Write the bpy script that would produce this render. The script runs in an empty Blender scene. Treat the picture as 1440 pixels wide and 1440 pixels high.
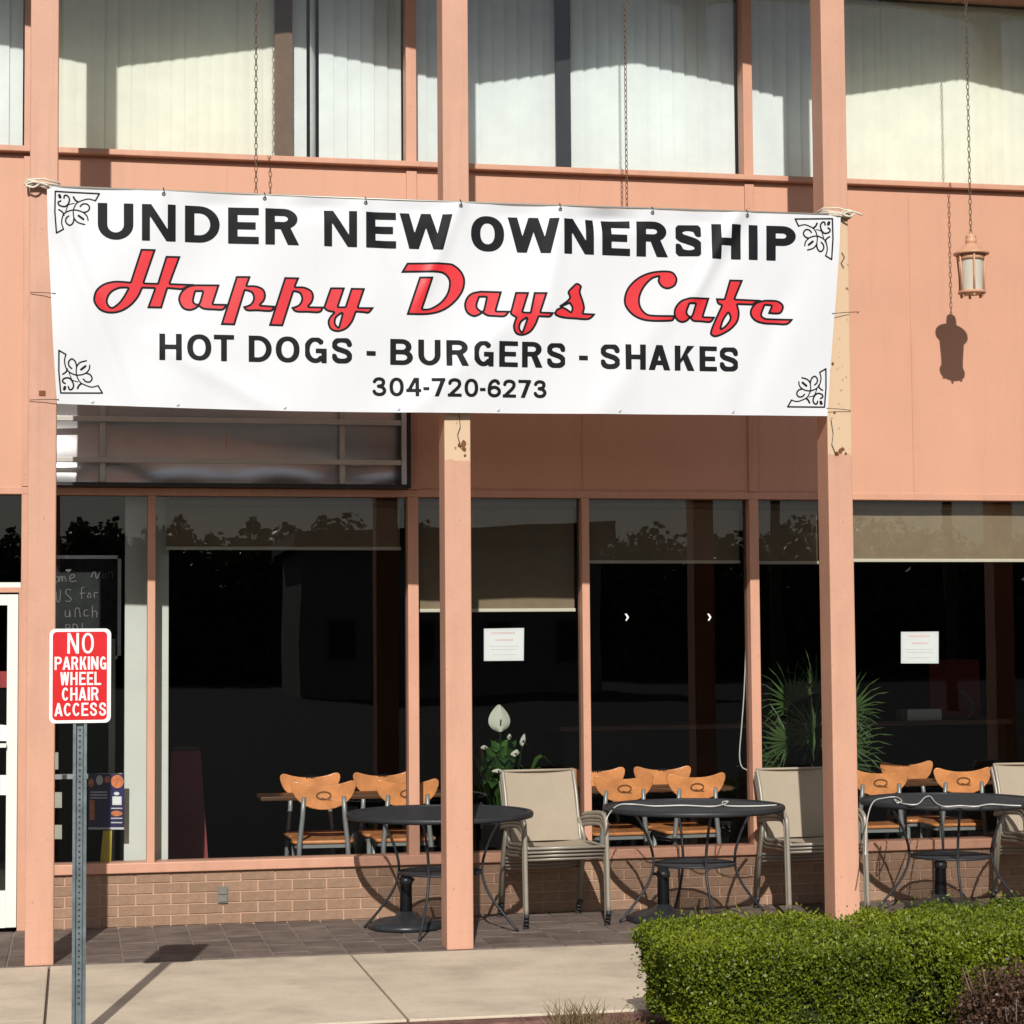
import bpy, bmesh, math, random
import numpy as np
from mathutils import Vector, Matrix
random.seed(7)
rng = np.random.default_rng(7)
sc = bpy.context.scene
col = sc.collection

# ------------------------------------------------------------------ camera
CAM = np.array([0.2586, -13.0319, 1.7304]); FPX = 2936.9
YAW, PIT, ROL = 0.2061, 0.0607, -0.0074
_F = np.array([math.sin(YAW)*math.cos(PIT), math.cos(YAW)*math.cos(PIT), math.sin(PIT)])
_R = np.array([math.cos(YAW), -math.sin(YAW), 0.0]); _U = np.cross(_R, _F)
_R2 = _R*math.cos(ROL)+_U*math.sin(ROL); _U2 = -_R*math.sin(ROL)+_U*math.cos(ROL)
cam_data = bpy.data.cameras.new('camera'); cam = bpy.data.objects.new('camera', cam_data); col.objects.link(cam)
cam_data.sensor_width = 36.0; cam_data.lens = FPX/1440*36.0
cam_data.clip_start = 0.1; cam_data.clip_end = 900
m4 = Matrix.Identity(4)
for i in range(3):
    m4[i][0] = _R2[i]; m4[i][1] = _U2[i]; m4[i][2] = -_F[i]; m4[i][3] = CAM[i]
cam.matrix_world = m4
sc.camera = cam

# ------------------------------------------------------------------ sky, sun, exposure
SUN = Vector((0.22, 1.0, -0.644)).normalized()
world = bpy.data.worlds.new('World'); sc.world = world; world.use_nodes = True
wn = world.node_tree.nodes; wl = world.node_tree.links; wn.clear()
sky = wn.new('ShaderNodeTexSky'); sky.sky_type = 'NISHITA'; sky.sun_disc = False
sky.sun_elevation = math.asin(-SUN.z); sky.sun_rotation = math.atan2(-SUN.x, -SUN.y)
sky.air_density = 1.0; sky.dust_density = 0.6
bg = wn.new('ShaderNodeBackground'); bg.inputs[1].default_value = 0.055
wo = wn.new('ShaderNodeOutputWorld'); tcw = wn.new('ShaderNodeTexCoord'); mpw = wn.new('ShaderNodeMapping'); mpw.inputs['Scale'].default_value = (1, 1, 3.2); wl.new(tcw.outputs['Generated'], mpw.inputs[0])
cnz = wn.new('ShaderNodeTexNoise'); cnz.inputs['Scale'].default_value = 2.6; cnz.inputs['Detail'].default_value = 7; cnz.inputs['Roughness'].default_value = .6; wl.new(mpw.outputs[0], cnz.inputs['Vector'])
crp = wn.new('ShaderNodeValToRGB'); crp.color_ramp.elements[0].position = .40; crp.color_ramp.elements[1].position = .72; crp.color_ramp.elements[0].color = (.22, .22, .22, 1); crp.color_ramp.elements[1].color = (.8, .8, .8, 1); wl.new(cnz.outputs['Fac'], crp.inputs[0])
cmx = wn.new('ShaderNodeMix'); cmx.data_type = 'RGBA'; wl.new(crp.outputs[0], cmx.inputs[0]); wl.new(sky.outputs[0], cmx.inputs[6]); cmx.inputs[7].default_value = (11.0, 11.2, 11.5, 1)   # thin white cloud
wl.new(cmx.outputs[2], bg.inputs[0]); wl.new(bg.outputs[0], wo.inputs[0])
sd = bpy.data.lights.new('sun', 'SUN'); sd.energy = 4.4; sd.angle = math.radians(0.5); sd.color = (1.0, 0.965, 0.91)
so = bpy.data.objects.new('sun', sd); col.objects.link(so)
so.rotation_euler = SUN.to_track_quat('-Z', 'Y').to_euler(); so.location = (-6, -30, 25)
sc.view_settings.view_transform = 'Standard'; sc.view_settings.look = 'None'
sc.view_settings.gamma = 1.0; sc.view_settings.exposure = 0.11; sc.view_settings.use_curve_mapping = False

# ------------------------------------------------------------------ pixel -> place helpers (a pixel only gives a direction)
def ray(px, py): return _F + _R2*((px-720)/FPX) + _U2*((720-py)/FPX)
def onY(px, py, Y):
    d = ray(px, py); t = (Y-CAM[1])/d[1]; p = CAM+d*t; return p[0], p[2]
def onZ(px, py, Z=0.0):
    d = ray(px, py); t = (Z-CAM[2])/d[2]; p = CAM+d*t; return p[0], p[1]
def X(px, py, Y=0.0): return onY(px, py, Y)[0]
def Zz(px, py, Y=0.0): return onY(px, py, Y)[1]

# ------------------------------------------------------------------ materials
def new_mat(name):
    m = bpy.data.materials.new(name); m.use_nodes = True
    nt = m.node_tree; b = nt.nodes['Principled BSDF']; return m, nt, b
def srgb(*c): return tuple(((v/255)/12.92 if v/255 <= .04045 else ((v/255+.055)/1.055)**2.4) for v in c)
def paint(name, c, rough=.6, var=.12, scale=3.0, bump=.0, bscale=60, metal=0.0, c2=None, detail=6, spec=.4, fine=0.0, sub=None):
    """base colour with large soft noise variation, optional fine grain and bump"""
    m, nt, b = new_mat(name); N = nt.nodes; L = nt.links
    tc = N.new('ShaderNodeTexCoord')
    mp = N.new('ShaderNodeMapping'); L.new(tc.outputs['Object'], mp.inputs[0])
    nz = N.new('ShaderNodeTexNoise'); nz.inputs['Scale'].default_value = scale; nz.inputs['Detail'].default_value = detail
    nz.inputs['Roughness'].default_value = .65; L.new(mp.outputs[0], nz.inputs['Vector'])
    rp = N.new('ShaderNodeValToRGB'); rp.color_ramp.elements[0].position = .3; rp.color_ramp.elements[1].position = .7
    a = tuple(max(0, v*(1-var)) for v in c); z = c2 if c2 else tuple(min(1, v*(1+var)) for v in c)
    rp.color_ramp.elements[0].color = (*a, 1); rp.color_ramp.elements[1].color = (*z, 1)
    L.new(nz.outputs['Fac'], rp.inputs[0]); out = rp.outputs[0]
    if fine > 0:
        n2 = N.new('ShaderNodeTexNoise'); n2.inputs['Scale'].default_value = bscale*2; n2.inputs['Detail'].default_value = 3
        L.new(mp.outputs[0], n2.inputs['Vector'])
        mx = N.new('ShaderNodeMix'); mx.data_type = 'RGBA'; mx.blend_type = 'OVERLAY'; mx.inputs[0].default_value = fine
        L.new(out, mx.inputs[6]); L.new(n2.outputs['Fac'], mx.inputs[7]); out = mx.outputs[2]
    L.new(out, b.inputs['Base Color'])
    b.inputs['Roughness'].default_value = rough; b.inputs['Metallic'].default_value = metal
    b.inputs['Specular IOR Level'].default_value = spec
    if bump > 0:
        n3 = N.new('ShaderNodeTexNoise'); n3.inputs['Scale'].default_value = bscale; n3.inputs['Detail'].default_value = 4
        L.new(mp.outputs[0], n3.inputs['Vector'])
        bp = N.new('ShaderNodeBump'); bp.inputs['Strength'].default_value = bump; bp.inputs['Distance'].default_value = .01
        L.new(n3.outputs['Fac'], bp.inputs['Height']); L.new(bp.outputs[0], b.inputs['Normal'])
    return m
def per_object(m, amt=.12):
    """small brightness shift for each object that wears the material"""
    nt = m.node_tree; b = nt.nodes['Principled BSDF']; src = b.inputs['Base Color'].links[0].from_socket
    oi = nt.nodes.new('ShaderNodeObjectInfo'); mr = nt.nodes.new('ShaderNodeMapRange')
    mr.inputs[3].default_value = 1-amt; mr.inputs[4].default_value = 1+amt
    nt.links.new(oi.outputs['Random'], mr.inputs[0])
    hs = nt.nodes.new('ShaderNodeHueSaturation'); nt.links.new(mr.outputs[0], hs.inputs['Value']); nt.links.new(src, hs.inputs['Color'])
    nt.links.new(hs.outputs[0], b.inputs['Base Color']); return m
def weather(m, streak=.10, spots=.5, spot_col=(.12, .07, .045), blot=.0, up=2):
    """grime with a shape of its own: soft vertical runs, sparse specks and blotches"""
    nt = m.node_tree; N = nt.nodes; L = nt.links; b = N['Principled BSDF']; src = b.inputs['Base Color'].links[0].from_socket
    tc = N.new('ShaderNodeTexCoord')
    def noise(scale, vec, lo, hi, det=5):
        mp = N.new('ShaderNodeMapping'); mp.inputs['Scale'].default_value = vec; L.new(tc.outputs['Object'], mp.inputs[0])
        n = N.new('ShaderNodeTexNoise'); n.inputs['Scale'].default_value = scale; n.inputs['Detail'].default_value = det; n.inputs['Roughness'].default_value = .62; L.new(mp.outputs[0], n.inputs['Vector'])
        r = N.new('ShaderNodeMapRange'); r.inputs[1].default_value = lo; r.inputs[2].default_value = hi; L.new(n.outputs['Fac'], r.inputs[0]); return r.outputs[0]
    def darken(src, fac, amt, colr):
        mu = N.new('ShaderNodeMath'); mu.operation = 'MULTIPLY'; L.new(fac, mu.inputs[0]); mu.inputs[1].default_value = amt
        mx = N.new('ShaderNodeMix'); mx.data_type = 'RGBA'; L.new(mu.outputs[0], mx.inputs[0]); L.new(src, mx.inputs[6]); mx.inputs[7].default_value = (*colr, 1); return mx.outputs[2]
    sv = (1, 1, .07) if up == 2 else (1, 1, 1)
    if streak: src = darken(src, noise(11, sv, .50, .78), streak, spot_col)
    if blot: src = darken(src, noise(1.7, (1, 1, 1), .48, .75, 9), blot, spot_col)
    if spots: src = darken(src, noise(38, (1, 1, 1), .66, .72, 3), spots, spot_col)
    L.new(src, b.inputs['Base Color']); return m
def glass_mat(name, tint=(.94, .965, .965), ior=1.7, rough=0.0):
    m = bpy.data.materials.new(name); m.use_nodes = True; nt = m.node_tree; N = nt.nodes; L = nt.links; N.clear()
    o = N.new('ShaderNodeOutputMaterial'); mx = N.new('ShaderNodeMixShader'); fr = N.new('ShaderNodeFresnel'); fr.inputs[0].default_value = ior
    tr = N.new('ShaderNodeBsdfTransparent'); tr.inputs[0].default_value = (*tint, 1)
    gl = N.new('ShaderNodeBsdfGlossy'); gl.inputs['Roughness'].default_value = rough
    tc = N.new('ShaderNodeTexCoord'); nz = N.new('ShaderNodeTexNoise'); nz.inputs['Scale'].default_value = 1.4
    nz.inputs['Detail'].default_value = 1; L.new(tc.outputs['Object'], nz.inputs['Vector'])
    bp = N.new('ShaderNodeBump'); bp.inputs['Strength'].default_value = .05; bp.inputs['Distance'].default_value = .02
    L.new(nz.outputs['Fac'], bp.inputs['Height']); L.new(bp.outputs[0], gl.inputs['Normal'])
    L.new(fr.outputs[0], mx.inputs[0]); L.new(tr.outputs[0], mx.inputs[1]); L.new(gl.outputs[0], mx.inputs[2]); L.new(mx.outputs[0], o.inputs[0])
    return m
def cloth_mat(name, c, transl=.25, rough=.8, var=.06, scale=4):
    m = paint(name, c, rough=rough, var=var, scale=scale, spec=.15)
    nt = m.node_tree; N = nt.nodes; L = nt.links; b = N['Principled BSDF']; o = N['Material Output']
    t = N.new('ShaderNodeBsdfTranslucent'); L.new(b.inputs['Base Color'].links[0].from_socket, t.inputs[0])
    mx = N.new('ShaderNodeMixShader'); mx.inputs[0].default_value = transl
    L.new(b.outputs[0], mx.inputs[1]); L.new(t.outputs[0], mx.inputs[2]); L.new(mx.outputs[0], o.inputs[0]); return m

PEACH = (.552, .290, .190)
M = {}
M['peach'] = paint('peach_wall_paint', PEACH, rough=.55, var=.05, scale=1.1, bump=.05, bscale=40, fine=.06)
M['trim'] = paint('peach_trim_paint', (.545, .285, .19), rough=.5, var=.06, scale=2.5, bump=.04, bscale=30)
M['post'] = paint('post_paint', (.53, .288, .197), rough=.5, var=.07, scale=2.2, bump=.08, bscale=25, fine=.05)
M['brick'] = per_object(paint('painted_brick', (.265, .162, .105), rough=.8, var=.14, scale=16, bump=.3, bscale=90, fine=.15), .10)
M['mortar'] = paint('painted_mortar', (.46, .285, .19), rough=.85, var=.1, scale=20, bump=.3, bscale=120)
M['paver'] = per_object(paint('brown_paver', (.125, .092, .076), rough=.8, var=.28, scale=7, bump=.3, bscale=90, fine=.3), .16)
M['grout'] = paint('pale_grout', (.215, .17, .135), rough=.9, var=.25, scale=14, bump=.2, bscale=90)
M['white_frame'] = paint('white_door_paint', (.72, .70, .63), rough=.45, var=.04)
M['white_wall'] = paint('white_partition_paint', (.70, .71, .64), rough=.7, var=.04)
M['blind'] = cloth_mat('cream_blind', (.90, .88, .75), .10)
M['blind_w'] = cloth_mat('white_blind', (.86, .89, .86), .10)
M['shade'] = cloth_mat('tan_shade_cloth', (.29, .22, .14), .12, var=.1, scale=9)
M['bar'] = paint('cream_bar', (.72, .66, .52), rough=.5, var=.03)
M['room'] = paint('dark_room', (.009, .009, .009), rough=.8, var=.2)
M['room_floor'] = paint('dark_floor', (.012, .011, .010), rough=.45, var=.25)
M['brown_wood'] = paint('brown_frame', (.16, .09, .05), rough=.6, var=.2, scale=6)
M['black'] = paint('black_paint', (.012, .012, .013), rough=.45, var=.2, scale=8)
M['ink'] = paint('black_ink', (.0075, .008, .0095), rough=.55, var=.1, scale=5, spec=.12)
M['red_ink'] = paint('red_ink', (.60, .020, .028), rough=.4, var=.08, scale=3)
M['banner'] = cloth_mat('white_vinyl', (.63, .635, .65), .012, rough=.42, var=.012, scale=1.5)
M['banner'].node_tree.nodes['Principled BSDF'].inputs['Specular IOR Level'].default_value = .3
M['rope'] = paint('pale_rope', (.62, .55, .45), rough=.9, var=.2, scale=60)
M['wire'] = paint('dark_wire', (.05, .04, .035), rough=.5, var=.2, scale=30)
M['rust'] = paint('rust', (.16, .06, .025), rough=.9, var=.4, scale=25, bump=.3, bscale=80)
M['cream_bare'] = paint('bare_cream_primer', (.74, .50, .27), rough=.7, var=.08, scale=6)
M['steel'] = paint('galvanised_steel', (.20, .235, .245), rough=.42, var=.3, scale=14, metal=.65, bump=.06, bscale=60)
M['sheet'] = paint('brushed_sheet', (.46, .46, .46), rough=.30, var=.12, scale=2.2, metal=.95)
M['rail'] = paint('grey_rail', (.42, .40, .36), rough=.4, var=.1, metal=.4)
M['sign_white'] = paint('sign_white', (.82, .79, .76), rough=.4, var=.03)
M['sign_red'] = paint('sign_red', (.60, .014, .018), rough=.35, var=.08, scale=12)
M['chalk'] = paint('chalk', (.26, .26, .25), rough=.9, var=.3, scale=60)
M['board'] = paint('chalkboard', (.022, .024, .024), rough=.8, var=.45, scale=9)
M['alu'] = paint('aluminium', (.5, .5, .5), rough=.4, var=.05, metal=.6)
M['iron'] = paint('black_iron', (.020, .0215, .025), rough=.5, var=.15, scale=10, bump=.15, bscale=120)
M['resin'] = paint('black_resin', (.022, .024, .027), rough=.35, var=.3, scale=12)
M['sling'] = cloth_mat('tan_sling', (.375, .312, .232), .12, var=.05, scale=7)
M['tube'] = paint('khaki_tube', (.29, .26, .21), rough=.4, var=.1, scale=9, metal=.2)
M['foot'] = paint('black_foot', (.02, .02, .02), rough=.6, var=.2)
M['chairwood'] = per_object(paint('orange_bentwood', (.75, .295, .105), rough=.24, var=.24, scale=9, spec=.5, detail=8), .14)
M['logo'] = paint('branded_mark', (.20, .075, .022), rough=.5, var=.2, scale=30)
M['chairmetal'] = paint('grey_chair_metal', (.30, .31, .30), rough=.4, var=.06, metal=.3)
M['tabletop'] = paint('wood_tabletop', (.10, .045, .02), rough=.35, var=.15, scale=5)
M['paper'] = cloth_mat('white_paper', (.80, .80, .78), .15, var=.02)
M['print'] = paint('grey_print', (.60, .58, .57), rough=.8, var=.1)
M['print_red'] = paint('faded_red_print', (.70, .52, .52), rough=.8, var=.1)
M['lantern'] = paint('peach_lantern_paint', (.52, .29, .18), rough=.5, var=.14, scale=14, bump=.1, bscale=60)
M['frost'] = cloth_mat('frosted_glass', (.72, .68, .58), .35, rough=.3)
M['chain'] = paint('old_chain', (.13, .085, .06), rough=.55, var=.3, scale=40, metal=.4)
M['roof'] = paint('soffit_paint', (.36, .36, .36), rough=.7, var=.08)
M['concrete'] = paint('sidewalk_concrete', (.55, .462, .35), rough=.85, var=.13, scale=2.6, bump=.35, bscale=130, fine=.22, detail=9)
M['joint'] = paint('joint_dirt', (.10, .075, .055), rough=.95, var=.3, scale=20)
M['kerb_red'] = paint('worn_red_kerb', (.15, .045, .035), rough=.8, var=.5, scale=9, c2=(.24, .13, .10), bump=.3, bscale=80)
M['asphalt'] = paint('asphalt', (.040, .039, .038), spec=.08, rough=.9, var=.25, scale=5, bump=.4, bscale=220, fine=.3)
M['soil'] = paint('soil', (.045, .030, .020), rough=.95, var=.5, scale=22, bump=.8, bscale=60)
M['clay'] = paint('clay_pot', (.26, .11, .055), rough=.75, var=.12)
M['cord'] = paint('white_cord', (.62, .61, .57), rough=.5, var=.04)
M['spathe'] = cloth_mat('white_spathe', (.80, .80, .66), .3)
M['slip'] = paint('aged_paper', (.42, .40, .33), rough=.8, var=.06)
M['navy'] = paint('poster_navy', (.035, .028, .10), rough=.35, var=.3, scale=9)
M['poster_orange'] = paint('poster_orange', (.62, .22, .09), rough=.4, var=.35, scale=30)
M['yellow'] = paint('yellow_card', (.62, .47, .06), rough=.5, var=.1)
M['dim_red'] = paint('dim_red_board', (.22, .018, .02), rough=.5, var=.2)
M['outlet'] = paint('grey_outlet', (.16, .155, .13), rough=.5, var=.1)
M['ornament'] = M['ink']
M['glass'] = glass_mat('window_glass')
M['house'] = paint('grey_siding', (.22, .21, .19), rough=.8, var=.1)
M['slate'] = paint('dark_roofing', (.06, .055, .05), rough=.8, var=.2)
M['timber'] = paint('pole_timber', (.12, .085, .06), rough=.9, var=.2)

weather(M['peach'], .11, .25, (.20, .10, .06), .05); weather(M['trim'], .22, .35, (.16, .08, .05), .08)
weather(M['concrete'], 0, .45, (.16, .125, .09), .42, 0); weather(M['paver'], 0, .35, (.30, .25, .20), .30, 0); weather(M['brick'], 0, .4, (.10, .06, .04), .12, 0)
weather(M['banner'], .05, 0, (.35, .34, .32), .03)
def leaf_mat(name, dark, light, transl=.3, rough=.45):
    m, nt, b = new_mat(name); N = nt.nodes; L = nt.links
    at = N.new('ShaderNodeAttribute'); at.attribute_name = 'tone'
    rp = N.new('ShaderNodeValToRGB'); rp.color_ramp.elements[0].color = (*dark, 1); rp.color_ramp.elements[1].color = (*light, 1)
    L.new(at.outputs['Fac'], rp.inputs[0]); L.new(rp.outputs[0], b.inputs['Base Color'])
    b.inputs['Roughness'].default_value = rough; b.inputs['Specular IOR Level'].default_value = .35
    t = N.new('ShaderNodeBsdfTranslucent'); L.new(rp.outputs[0], t.inputs[0])
    mx = N.new('ShaderNodeMixShader'); mx.inputs[0].default_value = transl
    L.new(b.outputs[0], mx.inputs[1]); L.new(t.outputs[0], mx.inputs[2]); L.new(mx.outputs[0], N['Material Output'].inputs[0]); return m
M['box_leaf'] = leaf_mat('boxwood_leaf', (.050, .088, .008), (.25, .285, .016), .3)
M['red_leaf'] = leaf_mat('russet_leaf', (.035, .018, .012), (.14, .072, .042), .2)
M['dry_leaf'] = leaf_mat('dry_grass', (.09, .06, .03), (.24, .17, .08), .2)
M['palm_leaf'] = leaf_mat('palm_leaf', (.022, .055, .018), (.10, .17, .05), .3)
M['lily_leaf'] = leaf_mat('lily_leaf', (.022, .065, .016), (.07, .16, .03), .25, .3)
M['tree_leaf'] = leaf_mat('tree_leaf', (.025, .045, .015), (.07, .10, .03), .2)
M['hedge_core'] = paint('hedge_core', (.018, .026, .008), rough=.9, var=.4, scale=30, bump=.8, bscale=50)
M['twig'] = paint('twig', (.13, .085, .06), rough=.9, var=.3, scale=20)

# ------------------------------------------------------------------ object helpers
def mesh_of(name, verts, faces, mat, smooth=False):
    me = bpy.data.meshes.new(name); me.from_pydata([tuple(v) for v in verts], [], [tuple(f) for f in faces]); me.update()
    if mat is not None: me.materials.append(mat)
    if smooth: me.polygons.foreach_set('use_smooth', [True]*len(me.polygons))
    return me
def link(name, me, parent=None):
    o = bpy.data.objects.new(name, me); col.objects.link(o)
    if parent is not None: o.parent = parent
    return o
def tag(o, label=None, cat=None, group=None, kind=None):
    if label: o['label'] = label
    if cat: o['category'] = cat
    if group: o['group'] = group
    if kind: o['kind'] = kind
    return o
def thing(name, label, cat, loc=(0, 0, 0), rz=0.0, group=None):
    o = bpy.data.objects.new(name, None); col.objects.link(o); o.empty_display_size = .1
    o.location = loc; o.rotation_euler = (0, 0, rz); return tag(o, label, cat, group)
def dup(root, loc=None, rz=None, label=None):
    def cp(o, par):
        c = o.copy(); col.objects.link(c)
        if par is not None: c.parent = par
        for ch in [q for q in KIDS.get(o.name, [])]:
            cp(ch, c)
        return c
    r = cp(root, None)
    if loc is not None: r.location = loc
    if rz is not None: r.rotation_euler = (0, 0, rz)
    if label: r['label'] = label
    return r
KIDS = {}
def bevel(o, w=.004, seg=2):
    md = o.modifiers.new('bevel', 'BEVEL'); md.width = w; md.segments = seg; md.limit_method = 'ANGLE'; md.angle_limit = math.radians(40); return o
class MB:
    def __init__(s): s.v = []; s.f = []
    def box(s, x0, x1, y0, y1, z0, z1):
        n = len(s.v); s.v += [(x0, y0, z0), (x1, y0, z0), (x1, y1, z0), (x0, y1, z0), (x0, y0, z1), (x1, y0, z1), (x1, y1, z1), (x0, y1, z1)]
        s.f += [tuple(n+i for i in q) for q in ((0, 3, 2, 1), (4, 5, 6, 7), (0, 1, 5, 4), (1, 2, 6, 5), (2, 3, 7, 6), (3, 0, 4, 7))]; return s
    def prism(s, pts, z0, z1):      # polygon (x,y) counter-clockwise, extruded in z
        n = len(s.v); k = len(pts); s.v += [(x, y, z0) for x, y in pts]+[(x, y, z1) for x, y in pts]
        s.f.append(tuple(n+i for i in reversed(range(k)))); s.f.append(tuple(n+k+i for i in range(k)))
        for i in range(k): j = (i+1) % k; s.f.append((n+i, n+j, n+k+j, n+k+i))
        return s
    def prism_y(s, pts, y0, y1):    # polygon (x,z), extruded in y
        n = len(s.v); k = len(pts); s.v += [(x, y0, z) for x, z in pts]+[(x, y1, z) for x, z in pts]
        s.f.append(tuple(n+i for i in range(k))); s.f.append(tuple(n+k+i for i in reversed(range(k))))
        for i in range(k): j = (i+1) % k; s.f.append((n+j, n+i, n+k+i, n+k+j))
        return s
    def tube(s, pts, r, n=8, cap=True, closed=False):
        P = [Vector(p) for p in pts]; k = len(P); base = len(s.v); rr = r if isinstance(r, (list, tuple)) else [r]*k
        up = None
        for i, p in enumerate(P):
            a = P[(i-1) % k] if (closed or i > 0) else p; b = P[(i+1) % k] if (closed or i < k-1) else p
            t = (b-a).normalized()
            if up is None: up = Vector((0, 0, 1)) if abs(t.z) < .9 else Vector((1, 0, 0))
            x = t.cross(up)
            if x.length < 1e-6: x = t.orthogonal()
            x.normalize(); y = x.cross(t).normalized(); up = y
            for j in range(n):
                an = 2*math.pi*j/n; s.v.append(tuple(p+x*(rr[i]*math.cos(an))+y*(rr[i]*math.sin(an))))
        for i in range(k if closed else k-1):
            i2 = (i+1) % k
            for j in range(n):
                j2 = (j+1) % n; s.f.append((base+i*n+j, base+i*n+j2, base+i2*n+j2, base+i2*n+j))
        if cap and not closed:
            s.f.append(tuple(base+j for j in reversed(range(n)))); s.f.append(tuple(base+(k-1)*n+j for j in range(n)))
        return s
    def lathe(s, prof, n=24, c=(0, 0, 0), cap=True):   # prof [(r,z)] bottom to top
        base = len(s.v); k = len(prof)
        for r, z in prof:
            for j in range(n):
                a = 2*math.pi*j/n; s.v.append((c[0]+r*math.cos(a), c[1]+r*math.sin(a), c[2]+z))
        for i in range(k-1):
            for j in range(n):
                j2 = (j+1) % n; s.f.append((base+i*n+j, base+i*n+j2, base+(i+1)*n+j2, base+(i+1)*n+j))
        if cap:
            s.f.append(tuple(base+j for j in reversed(range(n)))); s.f.append(tuple(base+(k-1)*n+j for j in range(n)))
        return s
    def grid(s, fn, nu, nv):        # fn(u,v)->(x,y,z)
        base = len(s.v)
        for j in range(nv+1):
            for i in range(nu+1): s.v.append(tuple(fn(i/nu, j/nv)))
        for j in range(nv):
            for i in range(nu):
                a = base+j*(nu+1)+i; s.f.append((a, a+1, a+nu+2, a+nu+1))
        return s
    def build(s, name, mat, parent=None, smooth=False):
        me = mesh_of(name, s.v, s.f, mat, smooth); o = link(name, me, parent)
        if parent is not None: KIDS.setdefault(parent.name, []).append(o)
        return o
def box(name, mat, parent, x0, x1, y0, y1, z0, z1, bv=0.0):
    o = MB().box(x0, x1, y0, y1, z0, z1).build(name, mat, parent)
    if bv: bevel(o, bv)
    return o
def pane(name, parent, x0, x1, y, z0, z1):
    m_ = MB(); m_.v = [(x0, y, z0), (x1, y, z0), (x1, y, z1), (x0, y, z1)]; m_.f = [(0, 1, 2, 3)]
    return m_.build(name, M['glass'], parent)
def smooth_path(P, n=8, closed=False):
    P = [np.array(p, float) for p in P]; k = len(P); out = []
    for i in range(k if closed else k-1):
        p0 = P[(i-1) % k] if (closed or i > 0) else P[i]; p1 = P[i]; p2 = P[(i+1) % k]; p3 = P[(i+2) % k] if (closed or i+2 < k) else p2
        for q in range(n):
            t = q/n; out.append(.5*((2*p1)+(p2-p0)*t+(2*p0-5*p1+4*p2-p3)*t*t+(3*p1-p0-3*p2+p3)*t**3))
    if not closed: out.append(P[-1])
    return out

# ------------------------------------------------------------------ lettering: outlines -> filled meshes
def sdf_loops(loops, PX, PY):
    d = np.full(PX.shape, 1e9); ins = np.zeros(PX.shape, bool)
    for lp in loops:
        k = len(lp)
        for i in range(k):
            ax, ay = lp[i]; bx, by = lp[(i+1) % k]; ex, ey = bx-ax, by-ay; q = ex*ex+ey*ey
            if q < 1e-12: continue
            t = np.clip(((PX-ax)*ex+(PY-ay)*ey)/q, 0, 1); d = np.minimum(d, (PX-ax-ex*t)**2+(PY-ay-ey*t)**2)
            if abs(ey) > 1e-12:
                c = ((ay > PY) != (by > PY)) & (PX < ex*(PY-ay)/ey+ax); ins ^= c
    d = np.sqrt(d); return np.where(ins, -d, d)
def sdf_stroke(pts, hw, PX, PY, round_ends=False):
    d = np.full(PX.shape, 1e9); k = len(pts)
    hws = hw if isinstance(hw, (list, tuple, np.ndarray)) else [hw]*k
    for i in range(k-1):
        ax, ay = pts[i]; bx, by = pts[i+1]; ex, ey = bx-ax, by-ay; l = math.hypot(ex, ey)
        if l < 1e-9: continue
        ux, uy = ex/l, ey/l; s = (PX-ax)*ux+(PY-ay)*uy; n = -(PX-ax)*uy+(PY-ay)*ux
        lo = -1e9 if False else 0; t = np.clip(s/l, 0, 1); w = hws[i]+(hws[i+1]-hws[i])*t
        ds = np.hypot(s-t*l, n)-w
        if not round_ends:
            if i == 0: ds = np.where(s < 0, np.maximum(-s, np.abs(n)-w), ds)
            if i == k-2: ds = np.where(s > l, np.maximum(s-l, np.abs(n)-w), ds)
        d = np.minimum(d, ds)
    return d
def field(shapes, PX, PY):
    d = np.full(PX.shape, 1e9)
    for s in shapes:
        if s[0] == 'p': d = np.minimum(d, sdf_loops(s[1], PX, PY))
        else: d = np.minimum(d, sdf_stroke(s[1], s[2], PX, PY, s[0] == 'r'))
    return d
def bounds(shapes, pad):
    xs, ys = [], []
    for s in shapes:
        if s[0] == 'p':
            for lp in s[1]: xs += [p[0] for p in lp]; ys += [p[1] for p in lp]
        else: xs += [p[0] for p in s[1]]; ys += [p[1] for p in s[1]]
    return min(xs)-pad, max(xs)+pad, min(ys)-pad, max(ys)+pad
def fill_mesh(Fv, gx, gy, to3d, V, Fc):
    """marching squares: polygons where the field is below zero, appended to V/Fc through to3d(x,y)"""
    ny, nx = Fv.shape; key = {}
    neg = Fv < 0
    cell = neg[:-1, :-1] | neg[1:, :-1] | neg[:-1, 1:] | neg[1:, 1:]
    def vid(k, x, y):
        if k not in key: key[k] = len(V); V.append(to3d(x, y))
        return key[k]
    for j, i in zip(*np.nonzero(cell)):
        cs = [(j, i), (j, i+1), (j+1, i+1), (j+1, i)]; poly = []
        for a in range(4):
            (j0, i0), (j1, i1) = cs[a], cs[(a+1) % 4]; f0, f1 = Fv[j0, i0], Fv[j1, i1]
            if f0 < 0: poly.append(vid((j0, i0), gx[i0], gy[j0]))
            if (f0 < 0) != (f1 < 0):
                t = f0/(f0-f1); k = ('e', min((j0, i0), (j1, i1)), max((j0, i0), (j1, i1)))
                poly.append(vid(k, gx[i0]+(gx[i1]-gx[i0])*t, gy[j0]+(gy[j1]-gy[j0])*t))
        if len(poly) >= 3: Fc.append(tuple(reversed(poly)))
def arc(cx, cy, rx, ry, a0, a1, n=16):
    return [(cx+rx*math.cos(math.radians(a0+(a1-a0)*i/n)), cy+ry*math.sin(math.radians(a0+(a1-a0)*i/n))) for i in range(n+1)]
def rect(x0, y0, x1, y1): return ('p', [[(x0, y0), (x1, y0), (x1, y1), (x0, y1)]])
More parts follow.
